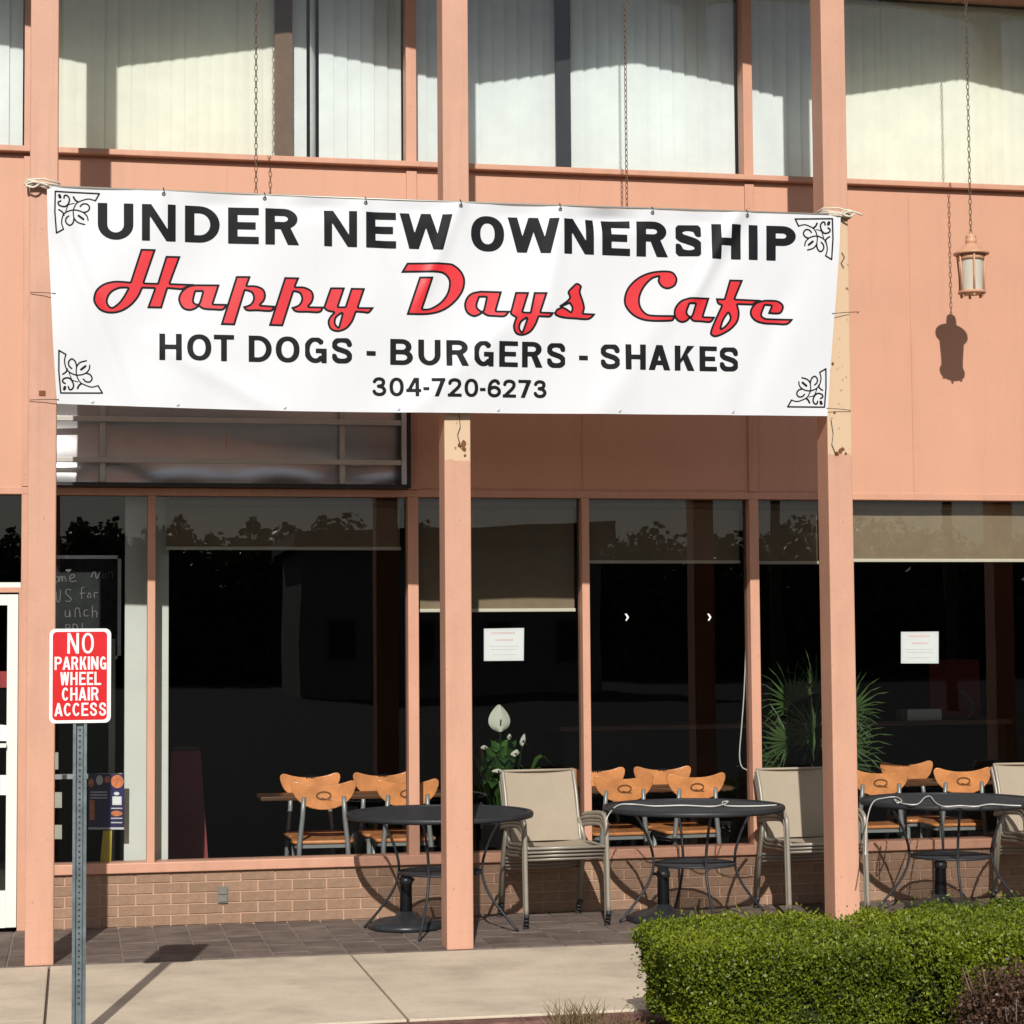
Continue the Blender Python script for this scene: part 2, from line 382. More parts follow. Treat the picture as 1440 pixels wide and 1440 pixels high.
def glyph(ch, w, h, t, s):
    """block letters in a w by h box, upright strokes t, level strokes s"""
    c = []
    if ch == '-': return [rect(0, h*.33, w, h*.33+s)]
    if ch == 'I': return [rect(0, 0, w, h)]
    if ch in 'EHLTUNPRKBD' and ch not in 'TU': c.append(rect(0, 0, t, h))
    if ch == 'E': c += [rect(0, 0, w, s), rect(0, h-s, w, h), rect(0, h*.5-s/2, w*.9, h*.5+s/2)]
    if ch == 'L': c += [rect(0, 0, w, s)]
    if ch == 'H': c += [rect(w-t, 0, w, h), rect(0, h*.5-s/2, w, h*.5+s/2)]
    if ch == 'T': c += [rect(0, h-s, w, h), rect(w/2-t/2, 0, w/2+t/2, h)]
    if ch == 'N':
        c += [rect(w-t, 0, w, h), ('p', [[(0, h), (t*1.15, h), (w, 0), (w-t*1.15, 0)]])]
    if ch == 'U':
        R = .42*h; c.append(('p', [[(0, h), (t, h), (t, R)]+arc(w/2, R, w/2-t, R-s, 180, 360)+[(w-t, h), (w, h), (w, R)]+arc(w/2, R, w/2, R, 360, 180)]))
    if ch in 'O0':
        o = [(w/2+w/2*math.copysign(abs(math.cos(a))**.9, math.cos(a)), h/2+h/2*math.copysign(abs(math.sin(a))**.9, math.sin(a))) for a in np.linspace(0, 2*math.pi, 40)[:-1]]
        q = [(w/2+(w/2-t)*math.copysign(abs(math.cos(a))**.9, math.cos(a)), h/2+(h/2-s)*math.copysign(abs(math.sin(a))**.9, math.sin(a))) for a in np.linspace(0, 2*math.pi, 40)[:-1]]
        c.append(('p', [o, q]))
    def bowl(y0, y1, ww, k=.5):
        hh = (y1-y0)/2; cx = ww*k; cy = (y0+y1)/2
        return ('p', [[(0, y0), (cx, y0)]+arc(cx, cy, ww-cx, hh, -90, 90)+[(0, y1)], [(t, y0+s), (cx, y0+s)]+arc(cx, cy, ww-cx-t, hh-s, -90, 90)+[(t, y1-s)]])
    if ch == 'D': c.append(bowl(0, h, w, .42))
    if ch in 'PR': c.append(bowl(h*.43, h, w*(.96 if ch == 'R' else 1), .55))
    if ch == 'R': c.append(('p', [[(w*.42, h*.5), (w*.42+t*1.1, h*.5), (w+.01*w, 0), (w-t*1.15, 0)]]))
    if ch == 'B': c += [bowl(h*.5-s/2, h, w*.94, .55), bowl(0, h*.5+s/2, w, .55)]
    if ch == 'K': c += [('p', [[(t, h*.33), (w-t*1.2, h), (w, h), (t, h*.33+t*.2-h*.0)]]), ('p', [[(t*.6, h*.28), (w-t*1.25, h), (w-.01*w, h), (t*.95, h*.28)]]), ('p', [[(w*.36, h*.56), (w*.36+t*.95, h*.66), (w, 0), (w-t*1.2, 0)]])]
    if ch == 'A': c += [('p', [[(0, 0), (t*1.08, 0), (w/2+t*.55, h), (w/2-t*.55, h)]]), ('p', [[(w, 0), (w-t*1.08, 0), (w/2-t*.55, h), (w/2+t*.55, h)]]), rect(w*.22, h*.2, w*.78, h*.2+s)]
    if ch == 'W':
        a, b = .27*w, .73*w; u = t*.5
        c += [('p', [[(0, h), (2*u, h), (a+u, 0), (a-u, 0)]]), ('p', [[(w/2-u, h), (w/2+u, h), (a+u, 0), (a-u, 0)]]),
              ('p', [[(w/2-u, h), (w/2+u, h), (b+u, 0), (b-u, 0)]]), ('p', [[(w-2*u, h), (w, h), (b+u, 0), (b-u, 0)]])]
    def S(pts, k=None):
        p = [(t/2+(w-t)*x, s/2+(h-s)*y) for x, y in pts]; p = [tuple(q) for q in smooth_path(p, 6)]
        hw = [ (t if False else (t+s)/2)/2 ]*len(p) if k is None else k
        return ('s', p, hw)
    if ch == 'S': c.append(S([(.97, .77), (.84, .94), (.5, 1.0), (.17, .94), (.03, .76), (.17, .60), (.5, .51), (.83, .41), (.98, .23), (.84, .06), (.5, 0), (.16, .06), (0, .25)]))
    if ch in 'CG':
        a1 = 322 if ch == 'C' else 318
        p = []; hw = []
        for a in np.linspace(42, a1, 40):
            ca, sa = math.cos(math.radians(a)), math.sin(math.radians(a)); p.append((w/2+(w-t)/2*ca, h/2+(h-s)/2*sa)); hw.append((t*ca*ca+s*sa*sa)/2)
        c.append(('s', p, hw))
        if ch == 'G': c += [rect(w*.52, h*.38, w, h*.38+s), rect(w-t*.9, h*.0, w, h*.46)]
    if ch == '3': c.append(S([(.03, .80), (.2, .95), (.5, 1.0), (.82, .93), (.9, .76), (.75, .58), (.42, .53), (.78, .47), (1, .26), (.84, .06), (.5, 0), (.16, .06), (0, .22)]))
    if ch == '2': c += [S([(.02, .75), (.12, .92), (.48, 1.0), (.86, .92), (.96, .72), (.8, .50), (.45, .27), (.08, .02)]), rect(0, 0, w, s)]
    if ch == '7': c += [rect(0, h-s, w, h), ('p', [[(w-t*1.2, h-s*.5), (w, h-s*.5), (w*.52, 0), (w*.52-t*1.2, 0)]])]
    if ch == '4': c += [rect(w*.62, 0, w*.62+t, h), rect(0, h*.23, w, h*.23+s), ('p', [[(0, h*.24), (t*1.1, h*.24), (w*.62+t*.6, h), (w*.62-t*.4, h)]])]
    if ch == '6':
        p = [(w/2+(w-t)/2*math.cos(a), h*.32+(h*.64-s)/2*math.sin(a)) for a in np.linspace(0, 2*math.pi, 30)]
        c += [('r', p, [(t+s)/4]*30), S([(.92, .82), (.75, .97), (.45, .99), (.15, .83), (.02, .55), (.0, .3)])]
    return c
def trace(pts, ox, oy, sc_):
    """outline through traced points; a third item marks a corner, the rest is smooth"""
    P = [((p[0]/sc_+ox), (p[1]/sc_+oy), len(p) > 2) for p in pts]; k = len(P)
    cs = [i for i in range(k) if P[i][2]]
    if not cs: return [tuple(q) for q in smooth_path([p[:2] for p in P], 5, True)]
    out = []
    for a, i in enumerate(cs):
        j = cs[(a+1) % len(cs)]; run = [P[i][:2]]; q = (i+1) % k
        while q != j: run.append(P[q][:2]); q = (q+1) % k
        run.append(P[j][:2])
        if len(run) == 2: out.append(run[0])
        else: out += [tuple(v) for v in smooth_path(run, 5)][:-1]
    return out

# ================================================================== THE SETTING
D, PW, PD, S = 1.4077, 0.1516, 0.1814, 2.3
ZS, ZH, ZL = 4.7715, 2.6315, 0.388
ground = MB().box(-150, 150, -230, 120, -.6, -.15).build('ground', M['asphalt']); tag(ground, kind='structure')

# brown paver walkway under the canopy
walk = MB().box(-3.4, 9.4, -D, -.004, -.2, -.006).build('paved_walkway', M['grout']); tag(walk, kind='structure')
pw, pl = .205, .282
for i, x in enumerate(np.arange(-.30, 7.0, pw)):
    y = -D + (0 if i % 2 else -pl/2)
    while y < -.02:
        y0, y1 = max(y+.005, -D+.002), min(y+pl-.005, -.006)
        if y1-y0 > .03:
            dz = random.uniform(-.002, .0015); sk = random.uniform(-.002, .002)
            b = MB().prism([(x+.005+sk, y0), (x+pw-.005+sk, y0), (x+pw-.005-sk, y1), (x+.005-sk, y1)], -.03, dz).build('paver', M['paver'], walk); bevel(b, .003, 1)
        y += pl
# concrete sidewalk in slabs, red kerb
KY = -3.46
side = MB().box(-3.4, 9.4, KY+.01, -D-.006, -.3, -.022).build('sidewalk', M['joint']); tag(side, kind='structure')
xj = [-3.35, -1.45, .13, 1.76, 3.40, 5.02, 6.65, 8.3, 9.35]
for a, b in zip(xj[:-1], xj[1:]):
    ys = [KY+.012, -D-.008] if a > 0 or b < 0 else [KY+.012, -3.05, -D-.008]
    for y0, y1 in zip(ys[:-1], ys[1:]):
        o = MB().box(a+.006, b-.006, y0+.003, y1-.003, -.14, -.004+random.uniform(-.002, .001)).build('slab', M['concrete'], side); bevel(o, .006)
kerb = thing('kerb', None, None, (0, 0, 0)); kerb['kind'] = 'structure'
for a, b in zip(np.arange(-3.4, 9.0, 3.2), np.arange(-.2, 12.3, 3.2)):
    o = MB().box(a+.003, min(b, 9.4)-.003, KY-.14, KY+.006, -.3, -.012).build('kerb_stone', M['kerb_red'], kerb); bevel(o, .02, 3)
bed = MB().grid(lambda u, v: (2.35+7.2*u, -3.62-1.9*v, -.10+.035*math.sin(9*u+3*v)*math.sin(5*v+1)+(.0 if 0 < u < 1 and 0 < v < 1 else -.06)), 60, 16).build('planting_bed', M['soil'], None, True); tag(bed, kind='structure')

# ------------------------------------------------------------------ the cafe building
B = thing('cafe_building', 'peach two-storey cafe building with storefront windows and painted brick base', 'building')
xl0, xl1 = -.067, -.012
main = [(-2.40, -2.34), (xl0, xl1), (2.308, 2.376), (4.564, 4.628), (6.83, 6.895), (9.1, 9.16)]
sub = [(.690, .738), (3.437, 3.487), (5.10, 5.16)]
# solid wall panels between the storeys
for (a, b) in zip(main[:-1], main[1:]):
    o = box('wall_panel', M['peach'], B, a[1]-.002, b[0]+.002, 0.0, .12, ZH+.045, ZS-.055)
for (a, b) in main:
    box('wall_batten', M['trim'], B, a, b, -.018, .125, ZH+.047, ZS-.057, .004)
# faint panel seams between sheets
for x in (1.17, 3.45, 5.72):
    box('panel_seam', M['trim'], B, x-.004, x+.004, -.004, .002, ZH+.06, ZS-.08)
box('head_trim', M['trim'], B, -3.2, 9.2, -.014, .13, ZH, ZH+.045, .004)
box('window_ledge', M['trim'], B, -3.2, 9.2, -.055, .13, ZS-.036, ZS, .005)
box('ledge_recess', M['trim'], B, -3.2, 9.2, .012, .12, ZS-.056, ZS-.036)
# upper windows
UT = 6.05
for (a, b) in main:
    box('mullion', M['trim'], B, a, b, -.012, .11, ZS, UT, .004)
for (a, b) in zip(main[:-1], main[1:]):
    pane('window_pane', B, a[1], b[0], .060, ZS, UT)
box('gap_strip', M['brown_wood'], B, X(386, 150, .09), X(411, 150, .09), .075, .10, ZS, UT)  # brown strip added for the interior seen in a gap between blinds
box('gap_strip', M['black'], B, X(781, 150, .09), X(802, 150, .09), .075, .10, ZS, UT)  # black strip painted in for the dark gap between two blinds
# lower windows: mullions, panes
for (a, b) in [m for m in main if m[0] > -1] + sub:
    box('mullion', M['trim'], B, a, b, -.014, .11, (0 if a < 0 else ZL-.002), ZH, .004)
edges = sorted([m for m in main if m[0] > -1]+sub)
for (a, b) in zip(edges[:-1], edges[1:]):
    pane('window_pane', B, a[1], b[0], .058, ZL, ZH)
box('window_sill', M['trim'], B, -.012, 9.2, -.035, .13, ZL-.062, ZL, .006)
# painted brick base
bw = MB().box(-.012, 9.2, 0.0, .13, -.02, ZL-.062).build('brick_base', M['mortar'], B)
ch, bl = (ZL-.062)/5, .2120
bmesh_cache = {}
for r in range(5):
    x = -.012 - (bl/2 if r % 2 else 0)
    while x < 7.3:
        a, b = max(x+.005, -.010), x+bl-.006
        if b-a > .03:
            k = round(b-a, 4)
            if k not in bmesh_cache: bmesh_cache[k] = mesh_of('brick', MB().box(0, b-a, -.007, .02, .004, ch-.006).v, MB().box(0, 1, 0, 1, 0, 1).f, M['brick'])
            o = link('brick', bmesh_cache[k], bw); o.location = (a, random.uniform(-.0015, .0015), r*ch)
        x += bl
ol = MB(); ol.box(-.028, .028, -.012, 0, -.032, .032); ol.box(-.018, .018, -.02, -.012, .004, .022); ol.box(-.018, .018, -.02, -.012, -.022, -.004)
# glazed door left of the first post
DR = MB(); dx1, dz1 = X(25, 1000, .02), Zz(15, 836, .02); dz0 = .02
door = box('door', M['white_frame'], B, dx1-.065, dx1, .0, .05, dz0, dz1, .004)
def dbox(n, m, *a): return box(n, m, door, *a)
dbox('rail', M['white_frame'], dx1-.95, dx1-.065, .002, .048, dz1-.065, dz1)
dbox('rail', M['white_frame'], dx1-.95, dx1-.065, .002, .048, dz0, dz0+.22)
dbox('stile', M['white_frame'], dx1-1.02, dx1-.95, .0, .05, dz0, dz1)
dbox('push_bar', M['white_frame'], dx1-.95, dx1-.065, -.03, -.005, Zz(10, 1048, 0)-.012, Zz(10, 1048, 0)+.012)
pane('glass', door, dx1-.95, dx1-.065, .024, dz0+.22, dz1-.065)
box('door_jamb', M['trim'], B, dx1+.003, xl0, -.008, .10, 0, dz1+.012)
box('transom_bar', M['trim'], B, -1.25, xl0, -.006, .10, dz1+.012, Zz(15, 826, 0))
box('transom_bead', M['white_frame'], B, -1.25, xl0-.002, -.004, .09, Zz(15, 826, 0), Zz(15, 819, 0))
pane('transom_glass', B, -1.25, xl0, .05, Zz(15, 819, 0), ZH)
box('wall_panel', M['peach'], B, -2.34, -1.25, -.002, .12, -.02, ZH)
box('wall_panel', M['peach'], B, -3.2, -2.40, 0, .12, -.02, ZH)
box('wall_panel', M['peach'], B, -3.2, -2.40, 0, .12, ZH+.045, ZS-.055)
# rooms behind the glass
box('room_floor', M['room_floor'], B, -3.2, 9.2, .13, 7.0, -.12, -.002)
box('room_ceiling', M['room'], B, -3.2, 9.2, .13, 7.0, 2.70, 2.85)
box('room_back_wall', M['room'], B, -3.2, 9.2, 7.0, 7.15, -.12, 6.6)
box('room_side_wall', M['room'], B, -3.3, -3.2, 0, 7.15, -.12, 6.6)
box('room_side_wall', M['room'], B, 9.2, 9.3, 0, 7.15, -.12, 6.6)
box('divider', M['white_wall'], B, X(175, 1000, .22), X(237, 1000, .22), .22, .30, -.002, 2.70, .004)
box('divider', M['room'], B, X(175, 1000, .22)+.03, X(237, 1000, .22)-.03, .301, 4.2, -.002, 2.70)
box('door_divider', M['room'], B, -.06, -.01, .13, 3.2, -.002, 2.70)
# folded-plate roof: a ridge over every bay, a valley over every post
ZV, ZP, RY = 6.38, 6.585, -1.46
for i in range(-2, 4):
    xv0 = PW/2+i*S; xm = xv0+S/2; xv1 = xv0+S
    MB().prism_y([(xv0, ZV), (xm, ZP), (xm, ZP+.13), (xv0, ZV+.13)], RY, 7.1).build('roof_plate', M['roof'], B)
    MB().prism_y([(xm, ZP), (xv1, ZV), (xv1, ZV+.13), (xm, ZP+.13)], RY, 7.1).build('roof_plate', M['roof'], B)
    if i > -2 or True:
        a, b = max(xv0, -3.2), min(xv1, 9.2)
        MB().prism_y([(a, UT), (b, UT), (b, ZV-.01), (xm, ZP-.01), (a, ZV-.01)] if a < xm < b else [(a, UT), (b, UT), (b, ZV-.01), (a, ZV-.01)], 0.0, .10).build('gable_panel', M['peach'], B)

# grey electrical outlet on the brick
xo, zo = onY(313, 1258, 0)
o = thing('wall_outlet', 'small grey outdoor socket on the painted brick base', 'outlet', (xo, -.008, zo))
MB().box(-.030, .030, -.012, 0, -.05, .05).build('cover_plate', M['outlet'], o)
MB().box(-.024, .024, -.020, -.012, .006, .040).build('flap', M['outlet'], o)
MB().box(-.024, .024, -.020, -.012, -.040, -.006).build('flap', M['outlet'], o)

# ------------------------------------------------------------------ canopy posts
def post_mat(name, z0, z1):
    m = paint(name, (.53, .288, .197), rough=.55, var=.07, scale=2.2, bump=.1, bscale=25, fine=.05)
    weather(m, .22, .45, (.17, .085, .05), .10)
    if z1 <= z0: return m
    nt = m.node_tree; N = nt.nodes; L = nt.links; b = N['Principled BSDF']; src = b.inputs['Base Color'].links[0].from_socket
    tc = N.new('ShaderNodeTexCoord'); sp = N.new('ShaderNodeSeparateXYZ'); L.new(tc.outputs['Object'], sp.inputs[0])
    nz = N.new('ShaderNodeTexNoise'); nz.inputs['Scale'].default_value = 16; nz.inputs['Detail'].default_value = 7; L.new(tc.outputs['Object'], nz.inputs['Vector'])
    ad = N.new('ShaderNodeMath'); ad.operation = 'MULTIPLY_ADD'; L.new(nz.outputs['Fac'], ad.inputs[0]); ad.inputs[1].default_value = .14; L.new(sp.outputs['Z'], ad.inputs[2])
    g = N.new('ShaderNodeMath'); g.operation = 'GREATER_THAN'; L.new(ad.outputs[0], g.inputs[0]); g.inputs[1].default_value = z0+.07
    l = N.new('ShaderNodeMath'); l.operation = 'LESS_THAN'; L.new(ad.outputs[0], l.inputs[0]); l.inputs[1].default_value = z1+.07
    mu = N.new('ShaderNodeMath'); mu.operation = 'MULTIPLY'; L.new(g.outputs[0], mu.inputs[0]); L.new(l.outputs[0], mu.inputs[1])
    ge = N.new('ShaderNodeNewGeometry'); sn = N.new('ShaderNodeSeparateXYZ'); L.new(ge.outputs['Normal'], sn.inputs[0])
    fr = N.new('ShaderNodeMath'); fr.operation = 'LESS_THAN'; L.new(sn.outputs['Y'], fr.inputs[0]); fr.inputs[1].default_value = -.5
    m2 = N.new('ShaderNodeMath'); m2.operation = 'MULTIPLY'; L.new(mu.outputs[0], m2.inputs[0]); L.new(fr.outputs[0], m2.inputs[1])
    n2 = N.new('ShaderNodeTexNoise'); n2.inputs['Scale'].default_value = 18; n2.inputs['Detail'].default_value = 6; L.new(tc.outputs['Object'], n2.inputs['Vector'])
    r2 = N.new('ShaderNodeValToRGB'); r2.color_ramp.elements[0].position = .64; r2.color_ramp.elements[0].color = (.57, .405, .26, 1)
    r2.color_ramp.elements[1].position = .70; r2.color_ramp.elements[1].color = (.22, .10, .05, 1); L.new(n2.outputs['Fac'], r2.inputs[0])
    mx = N.new('ShaderNodeMix'); mx.data_type = 'RGBA'; L.new(m2.outputs[0], mx.inputs[0]); L.new(src, mx.inputs[6]); L.new(r2.outputs[0], mx.inputs[7])
    L.new(mx.outputs[2], b.inputs['Base Color']); return m
zc2, zc3 = Zz(645, 648, -D), Zz(1182, 640, -D)
posts = {}
for i, lab, zz in ((-1, 'peach post outside the door, beyond the left edge', (0, -1)), (0, 'leftmost tall peach post holding the banner, behind the red sign', (0, -1)),
               (1, 'middle tall peach post, rising beside the first patio table and behind the banner', (zc2, 3.9)),
               (2, 'tall peach post at the banner right end with a bare cream stretch and rust', (zc3, 4.22)), (3, 'peach post far right beyond the hedge', (0, -1))):
    t = thing('canopy_post', lab, 'post', (i*S-(.0068 if i == 2 else 0), -D, 0), 0, 'canopy posts along the walkway')
    o = MB().box(0, PW, 0, PD, -.004, ZV).build('shaft', post_mat('post_paint_%d' % (i+1), *zz), t); bevel(o, .006)
    posts[i] = t
    if i in (1, 2):
        px0 = (647, 634) if i == 1 else (1181, 634)
        for q in range(5 if i == 1 else 6):
            qx, qz = onY(px0[0]+(random.uniform(-9, 10)), px0[1]+random.uniform(-11, 9), -D)
            if q > 3: qz += random.uniform(.2, .5); 
            r0 = random.uniform(.010, .022) if q < 3 else .008
            pts = [(qx-t.location.x+r0*random.uniform(.6, 1.2)*math.cos(a), qz+r0*random.uniform(.6, 1.3)*math.sin(a)) for a in np.linspace(0, 2*math.pi, 9)[:-1]]
            pts = [(min(max(a, .004), PW-.004), b) for a, b in pts]
            MB().prism_y(pts, -.004-q*.0004, -.0005).build('rust_flake', M['rust'], t)
if True:
    qx, qz = onY(60, 553, -D); MB().box(qx-.02, qx+.015, -.004, -.0005, qz-.014, qz+.014).build('rust_flake', M['rust'], posts[0])

# ------------------------------------------------------------------ upper vertical blinds
def vblind(x0, x1, mat, ang, label, pitch=.081):
    t = thing('vertical_blind', label, 'blind', (0, .17, ZS), 0, 'vertical blinds in the upper windows')
    MB().box(x0, x1, -.02, .02, UT-ZS-.04, UT-ZS).build('head_rail', M['bar'], t)
    n = int((x1-x0)/pitch); w = .0475
    for i in range(n):
        a = math.radians(ang+random.uniform(-3.5, 3.5)) if not ('brown mullion' in label and i == 1) else math.radians(62); x = x0+(i+.5)*(x1-x0)/n
        g = MB().grid(lambda u, v: (x+(u*2-1)*w*math.cos(a), (u*2-1)*w*math.sin(a)-.006*(1-(u*2-1)**2), .02+(UT-ZS-.06)*v), 4, 1).build('slat', mat, t, True)
    return t
xa, xb, xc = X(386, 150, .17), X(411, 150, .17), X(781, 150, .17); xd = X(802, 150, .17)
vblind(-2.3, xl0-.02, M['blind_w'], -9, 'white vertical blind beyond the leftmost post, upper floor')
vblind(.0, xa, M['blind'], -4, 'closed cream vertical blind right of the leftmost post, upper floor')
vblind(xb, 2.30, M['blind_w'], -9, 'white vertical blind between brown mullion-like gap strip and wide peach mullion')
vblind(2.38, xc, M['blind_w'], -9, 'white vertical blind upstairs just left of the black strip')
vblind(xd, 4.555, M['blind_w'], -9, 'white vertical blind upstairs just right of the black strip')
vblind(4.64, 5.12, M['blind_w'], -9, 'narrow white vertical blind upstairs just left of the banner-end post')
vblind(5.13, 6.82, M['blind'], -4, 'closed cream vertical blind at right, above the hanging lantern')

vblind(6.91, 9.09, M['blind'], -4, 'cream vertical blind upstairs beyond the right edge')

# ------------------------------------------------------------------ roller shades
def shade(p0, p1, pyb, label, y=.135, x0=None, x1=None):
    x0 = X(p0, pyb, y) if x0 is None else x0; x1 = X(p1, pyb, y) if x1 is None else x1; zb = Zz((p0+p1)/2, pyb, y)
    t = thing('roller_shade', label, 'shade', (0, y, zb), 0, 'roller shades in the lower windows')
    MB().grid(lambda u, v: (x0+.01+(x1-x0-.02)*u, .003*math.sin(u*7), (2.575-zb)*v), 12, 1).build('shade_cloth', M['shade'], t, True)
    MB().tube([(x0, .0, 2.595-zb), (x1, .0, 2.595-zb)], .024, 12).build('roller', M['shade'], t, True)
    o = MB().box(x0+.004, x1-.004, -.010, .006, -.012, .010).build('bottom_bar', M['bar'], t); bevel(o, .004)
shade(224, 573, 771, 'dark roller shade pulled a little down in the wide left window', x0=.80, x1=2.29)
shade(590, 818, 858, 'roller shade pulled farthest down, in the window right of the middle post', x0=2.385, x1=3.43)
shade(831, 1048, 790, 'roller shade in the window with the long pull cord', x0=3.50, x1=4.55)
shade(1067, 1150, 791, 'roller shade in the narrow window left of the banner-end post', x0=4.64, x1=5.095)
shade(1200, 1440, 788, 'sunlit tan roller shade with its roll showing, far right window', x0=5.17, x1=6.82)

shade(1480, 1800, 788, 'tan roller shade beyond the right edge', x0=6.91, x1=9.08)

# ================================================================== THE BANNER
YB = -D-.034
top_l = [(66, 262), (130, 264.5), (230, 269), (350, 274.5), (372, 275), (514, 281), (647, 285.5), (787, 290.5), (917, 295), (1050, 299), (1182, 303.5)]
bot_l = [(80, 567.5), (130, 569.5), (250, 574), (400, 578.5), (560, 580.5), (700, 581.5), (900, 583), (1030, 584), (1164, 585)]
lef_l = [(66, 262), (67, 320), (71, 400), (74.5, 480), (80, 567.5)]
rig_l = [(1182, 303.5), (1180, 350), (1174.5, 430), (1169, 510), (1164, 585)]
def along(L, t, axis):
    a = np.array(L, float); k = (a[:, axis]-a[0, axis])/(a[-1, axis]-a[0, axis]); return np.array([np.interp(t, k, a[:, 0]), np.interp(t, k, a[:, 1])])
ties = [230, 372, 514, 647, 787, 917, 1050]
def wrinkle(px, py):
    """bulge of the vinyl towards the street (metres)"""
    y = 0.0
    ft = py-(262+.0372*(px-66))                      # pixels below the top edge
    for k, tx in enumerate(ties):                    # tension folds fanning out from each eyelet
        dx = px-tx
        y += .012*math.exp(-(dx/(10+.35*max(ft, 0)))**2)*math.exp(-max(ft, 0)/55)
    for k in range(len(ties)-1):                     # slack bellies between eyelets
        c = (ties[k]+ties[k+1])/2; y -= (.042 if k == 4 else .018 if k in (1,) else .010)*math.exp(-((px-c)/34)**2)*math.exp(-((ft-16)/13)**2)
    for (x0, y0, x1, y1, w, h) in FOLDS:             # long soft diagonal folds
        ex, ey = x1-x0, y1-y0; l2 = ex*ex+ey*ey; t = ((px-x0)*ex+(py-y0)*ey)/l2
        n = ((px-x0)*ey-(py-y0)*ex)/math.sqrt(l2); e = max(0, -t, t-1)
        y += 1.5*h*math.exp(-(n/w)**2)*math.exp(-(e*3)**2)
    y += .006*math.sin(px/71+.6)*math.sin(py/63+px/190)+.004*math.sin(px/33+py/41)
    u = (px-66)/1116; y += .020*math.sin(math.pi*min(max(u, 0), 1))*((py-290)/290)
    return -y
FOLDS = [(95, 330, 165, 520, 13, .010), (120, 380, 190, 570, 16, -.006), (1035, 305, 985, 400, 10, .011), (1050, 320, 930, 480, 20, -.007), (640, 300, 600, 400, 10, .007),
         (790, 300, 770, 430, 14, .006), (700, 470, 600, 560, 18, .006), (960, 430, 860, 560, 22, .007), (420, 300, 480, 420, 18, .005), (250, 500, 360, 560, 14, .006), (1100, 430, 1040, 580, 20, -.006), (520, 285, 560, 380, 12, -.006)]
def ban(px, py, off=0.0):
    y = YB+wrinkle(px, py); x, z = onY(px, py, YB); return (x, y-off, z)
ban_root = thing('banner', 'large white vinyl banner announcing new ownership, tied between the posts', 'banner')
bm_ = MB(); NU, NV = 260, 72
Tp, Bp, Lp, Rp = [[along(L, i/n, ax) for i in range(n+1)] for L, n, ax in ((top_l, NU, 0), (bot_l, NU, 0), (lef_l, NV, 1), (rig_l, NV, 1))]
c00, c10, c01, c11 = Tp[0], Tp[-1], Bp[0], Bp[-1]
def coons(u, v):
    i, j = int(round(u*NU)), int(round(v*NV))
    p = (1-v)*Tp[i]+v*Bp[i]+(1-u)*Lp[j]+u*Rp[j]-((1-u)*(1-v)*c00+u*(1-v)*c10+(1-u)*v*c01+u*v*c11)
    return ban(p[0], p[1])
bm_.grid(coons, NU, NV); sheet = bm_.build('vinyl_sheet', M['banner'], ban_root, True)
def print_px(name, shapes, mat, step=.85, off=.0018, parent=None):
    for shp in shapes:                                # each letter is a piece of its own
        V, Fc = [], []
        x0, x1, y0, y1 = bounds(shp, 2.5); gx = np.arange(x0, x1+step, step); gy = np.arange(y0, y1+step, step); PX, PY = np.meshgrid(gx, gy)
        fill_mesh(field(shp, PX, PY), gx, gy, lambda x, y: ban(x, y, off), V, Fc)
        link(name, mesh_of(name, V, Fc, mat, True), parent or ban_root)
def line_of(text, cap, base, t, s):
    """text: (char, px left, px right); cap / base: (y at 0, slope); gives shapes in photo pixels"""
    out = []
    for ch, a, b in text:
        w = b-a; xm = (a+b)/2; yt = cap[0]+cap[1]*xm; yb = base[0]+base[1]*xm; h = yb-yt; sl = base[1]
        tt = t*.84 if ch == 'N' else t; tt = w if ch == 'I' else tt
        shp = glyph(ch, w, h, tt, s); res = []
        f = lambda p: (a+p[0], yb-p[1]+sl*(p[0]-w/2))
        for q in shp:
            res.append(('p', [[f(p) for p in lp] for lp in q[1]]) if q[0] == 'p' else (q[0], [f(p) for p in q[1]], q[2]))
        out.append(res)
    return out
L1 = [('U', 137.5, 187.5), ('N', 199.5, 247), ('D', 260, 309), ('E', 320.8, 363.8), ('R', 373, 420), ('N', 455.5, 501.8), ('E', 514.5, 556.8), ('W', 562, 635.5),
      ('O', 662, 709), ('W', 714.5, 786), ('N', 792.5, 834.8), ('E', 846.5, 886), ('R', 895, 939), ('S', 946, 990.5), ('H', 1000.7, 1041.5), ('I', 1052.6, 1065.2), ('P', 1077.4, 1119)]
print_px('letter', line_of(L1, (287.3-.0346*210, .0346), (338.9-.0316*210, .0316), 13.4, 10.4), M['ink'])
L3 = [('H', 224, 255.5), ('O', 263, 297), ('T', 300.5, 329), ('D', 349.5, 382), ('O', 387.5, 421), ('G', 427, 459), ('S', 465, 496), ('-', 515, 528), ('B', 548.4, 580.4), ('U', 587.8, 619), ('R', 627, 658),
      ('G', 664, 693), ('E', 700.7, 727.3), ('R', 733, 762), ('S', 767, 796), ('-', 813.5, 826), ('S', 842.4, 872), ('H', 878.5, 907), ('A', 911, 941.7), ('K', 948, 976), ('E', 983, 1007.6), ('S', 1010, 1039)]
print_px('letter', line_of(L3, (469.5-.0235*240, .0235), (506.9-.0206*240, .0206), 8.2, 6.6), M['ink'])
L4 = [('3', 523, 543), ('0', 547.3, 567.3), ('4', 570.7, 591.5), ('-', 594.4, 602.7), ('7', 606, 625), ('2', 628.4, 648.2), ('0', 652, 671.5), ('-', 673.8, 681.8), ('6', 684.4, 703.8), ('2', 706, 725), ('7', 728, 746), ('3', 749.3, 768)]
print_px('letter', line_of(L4, (530.7-.019*530, .019), (557.2-.013*530, .013), 5.0, 4.5), M['ink'], step=.7)
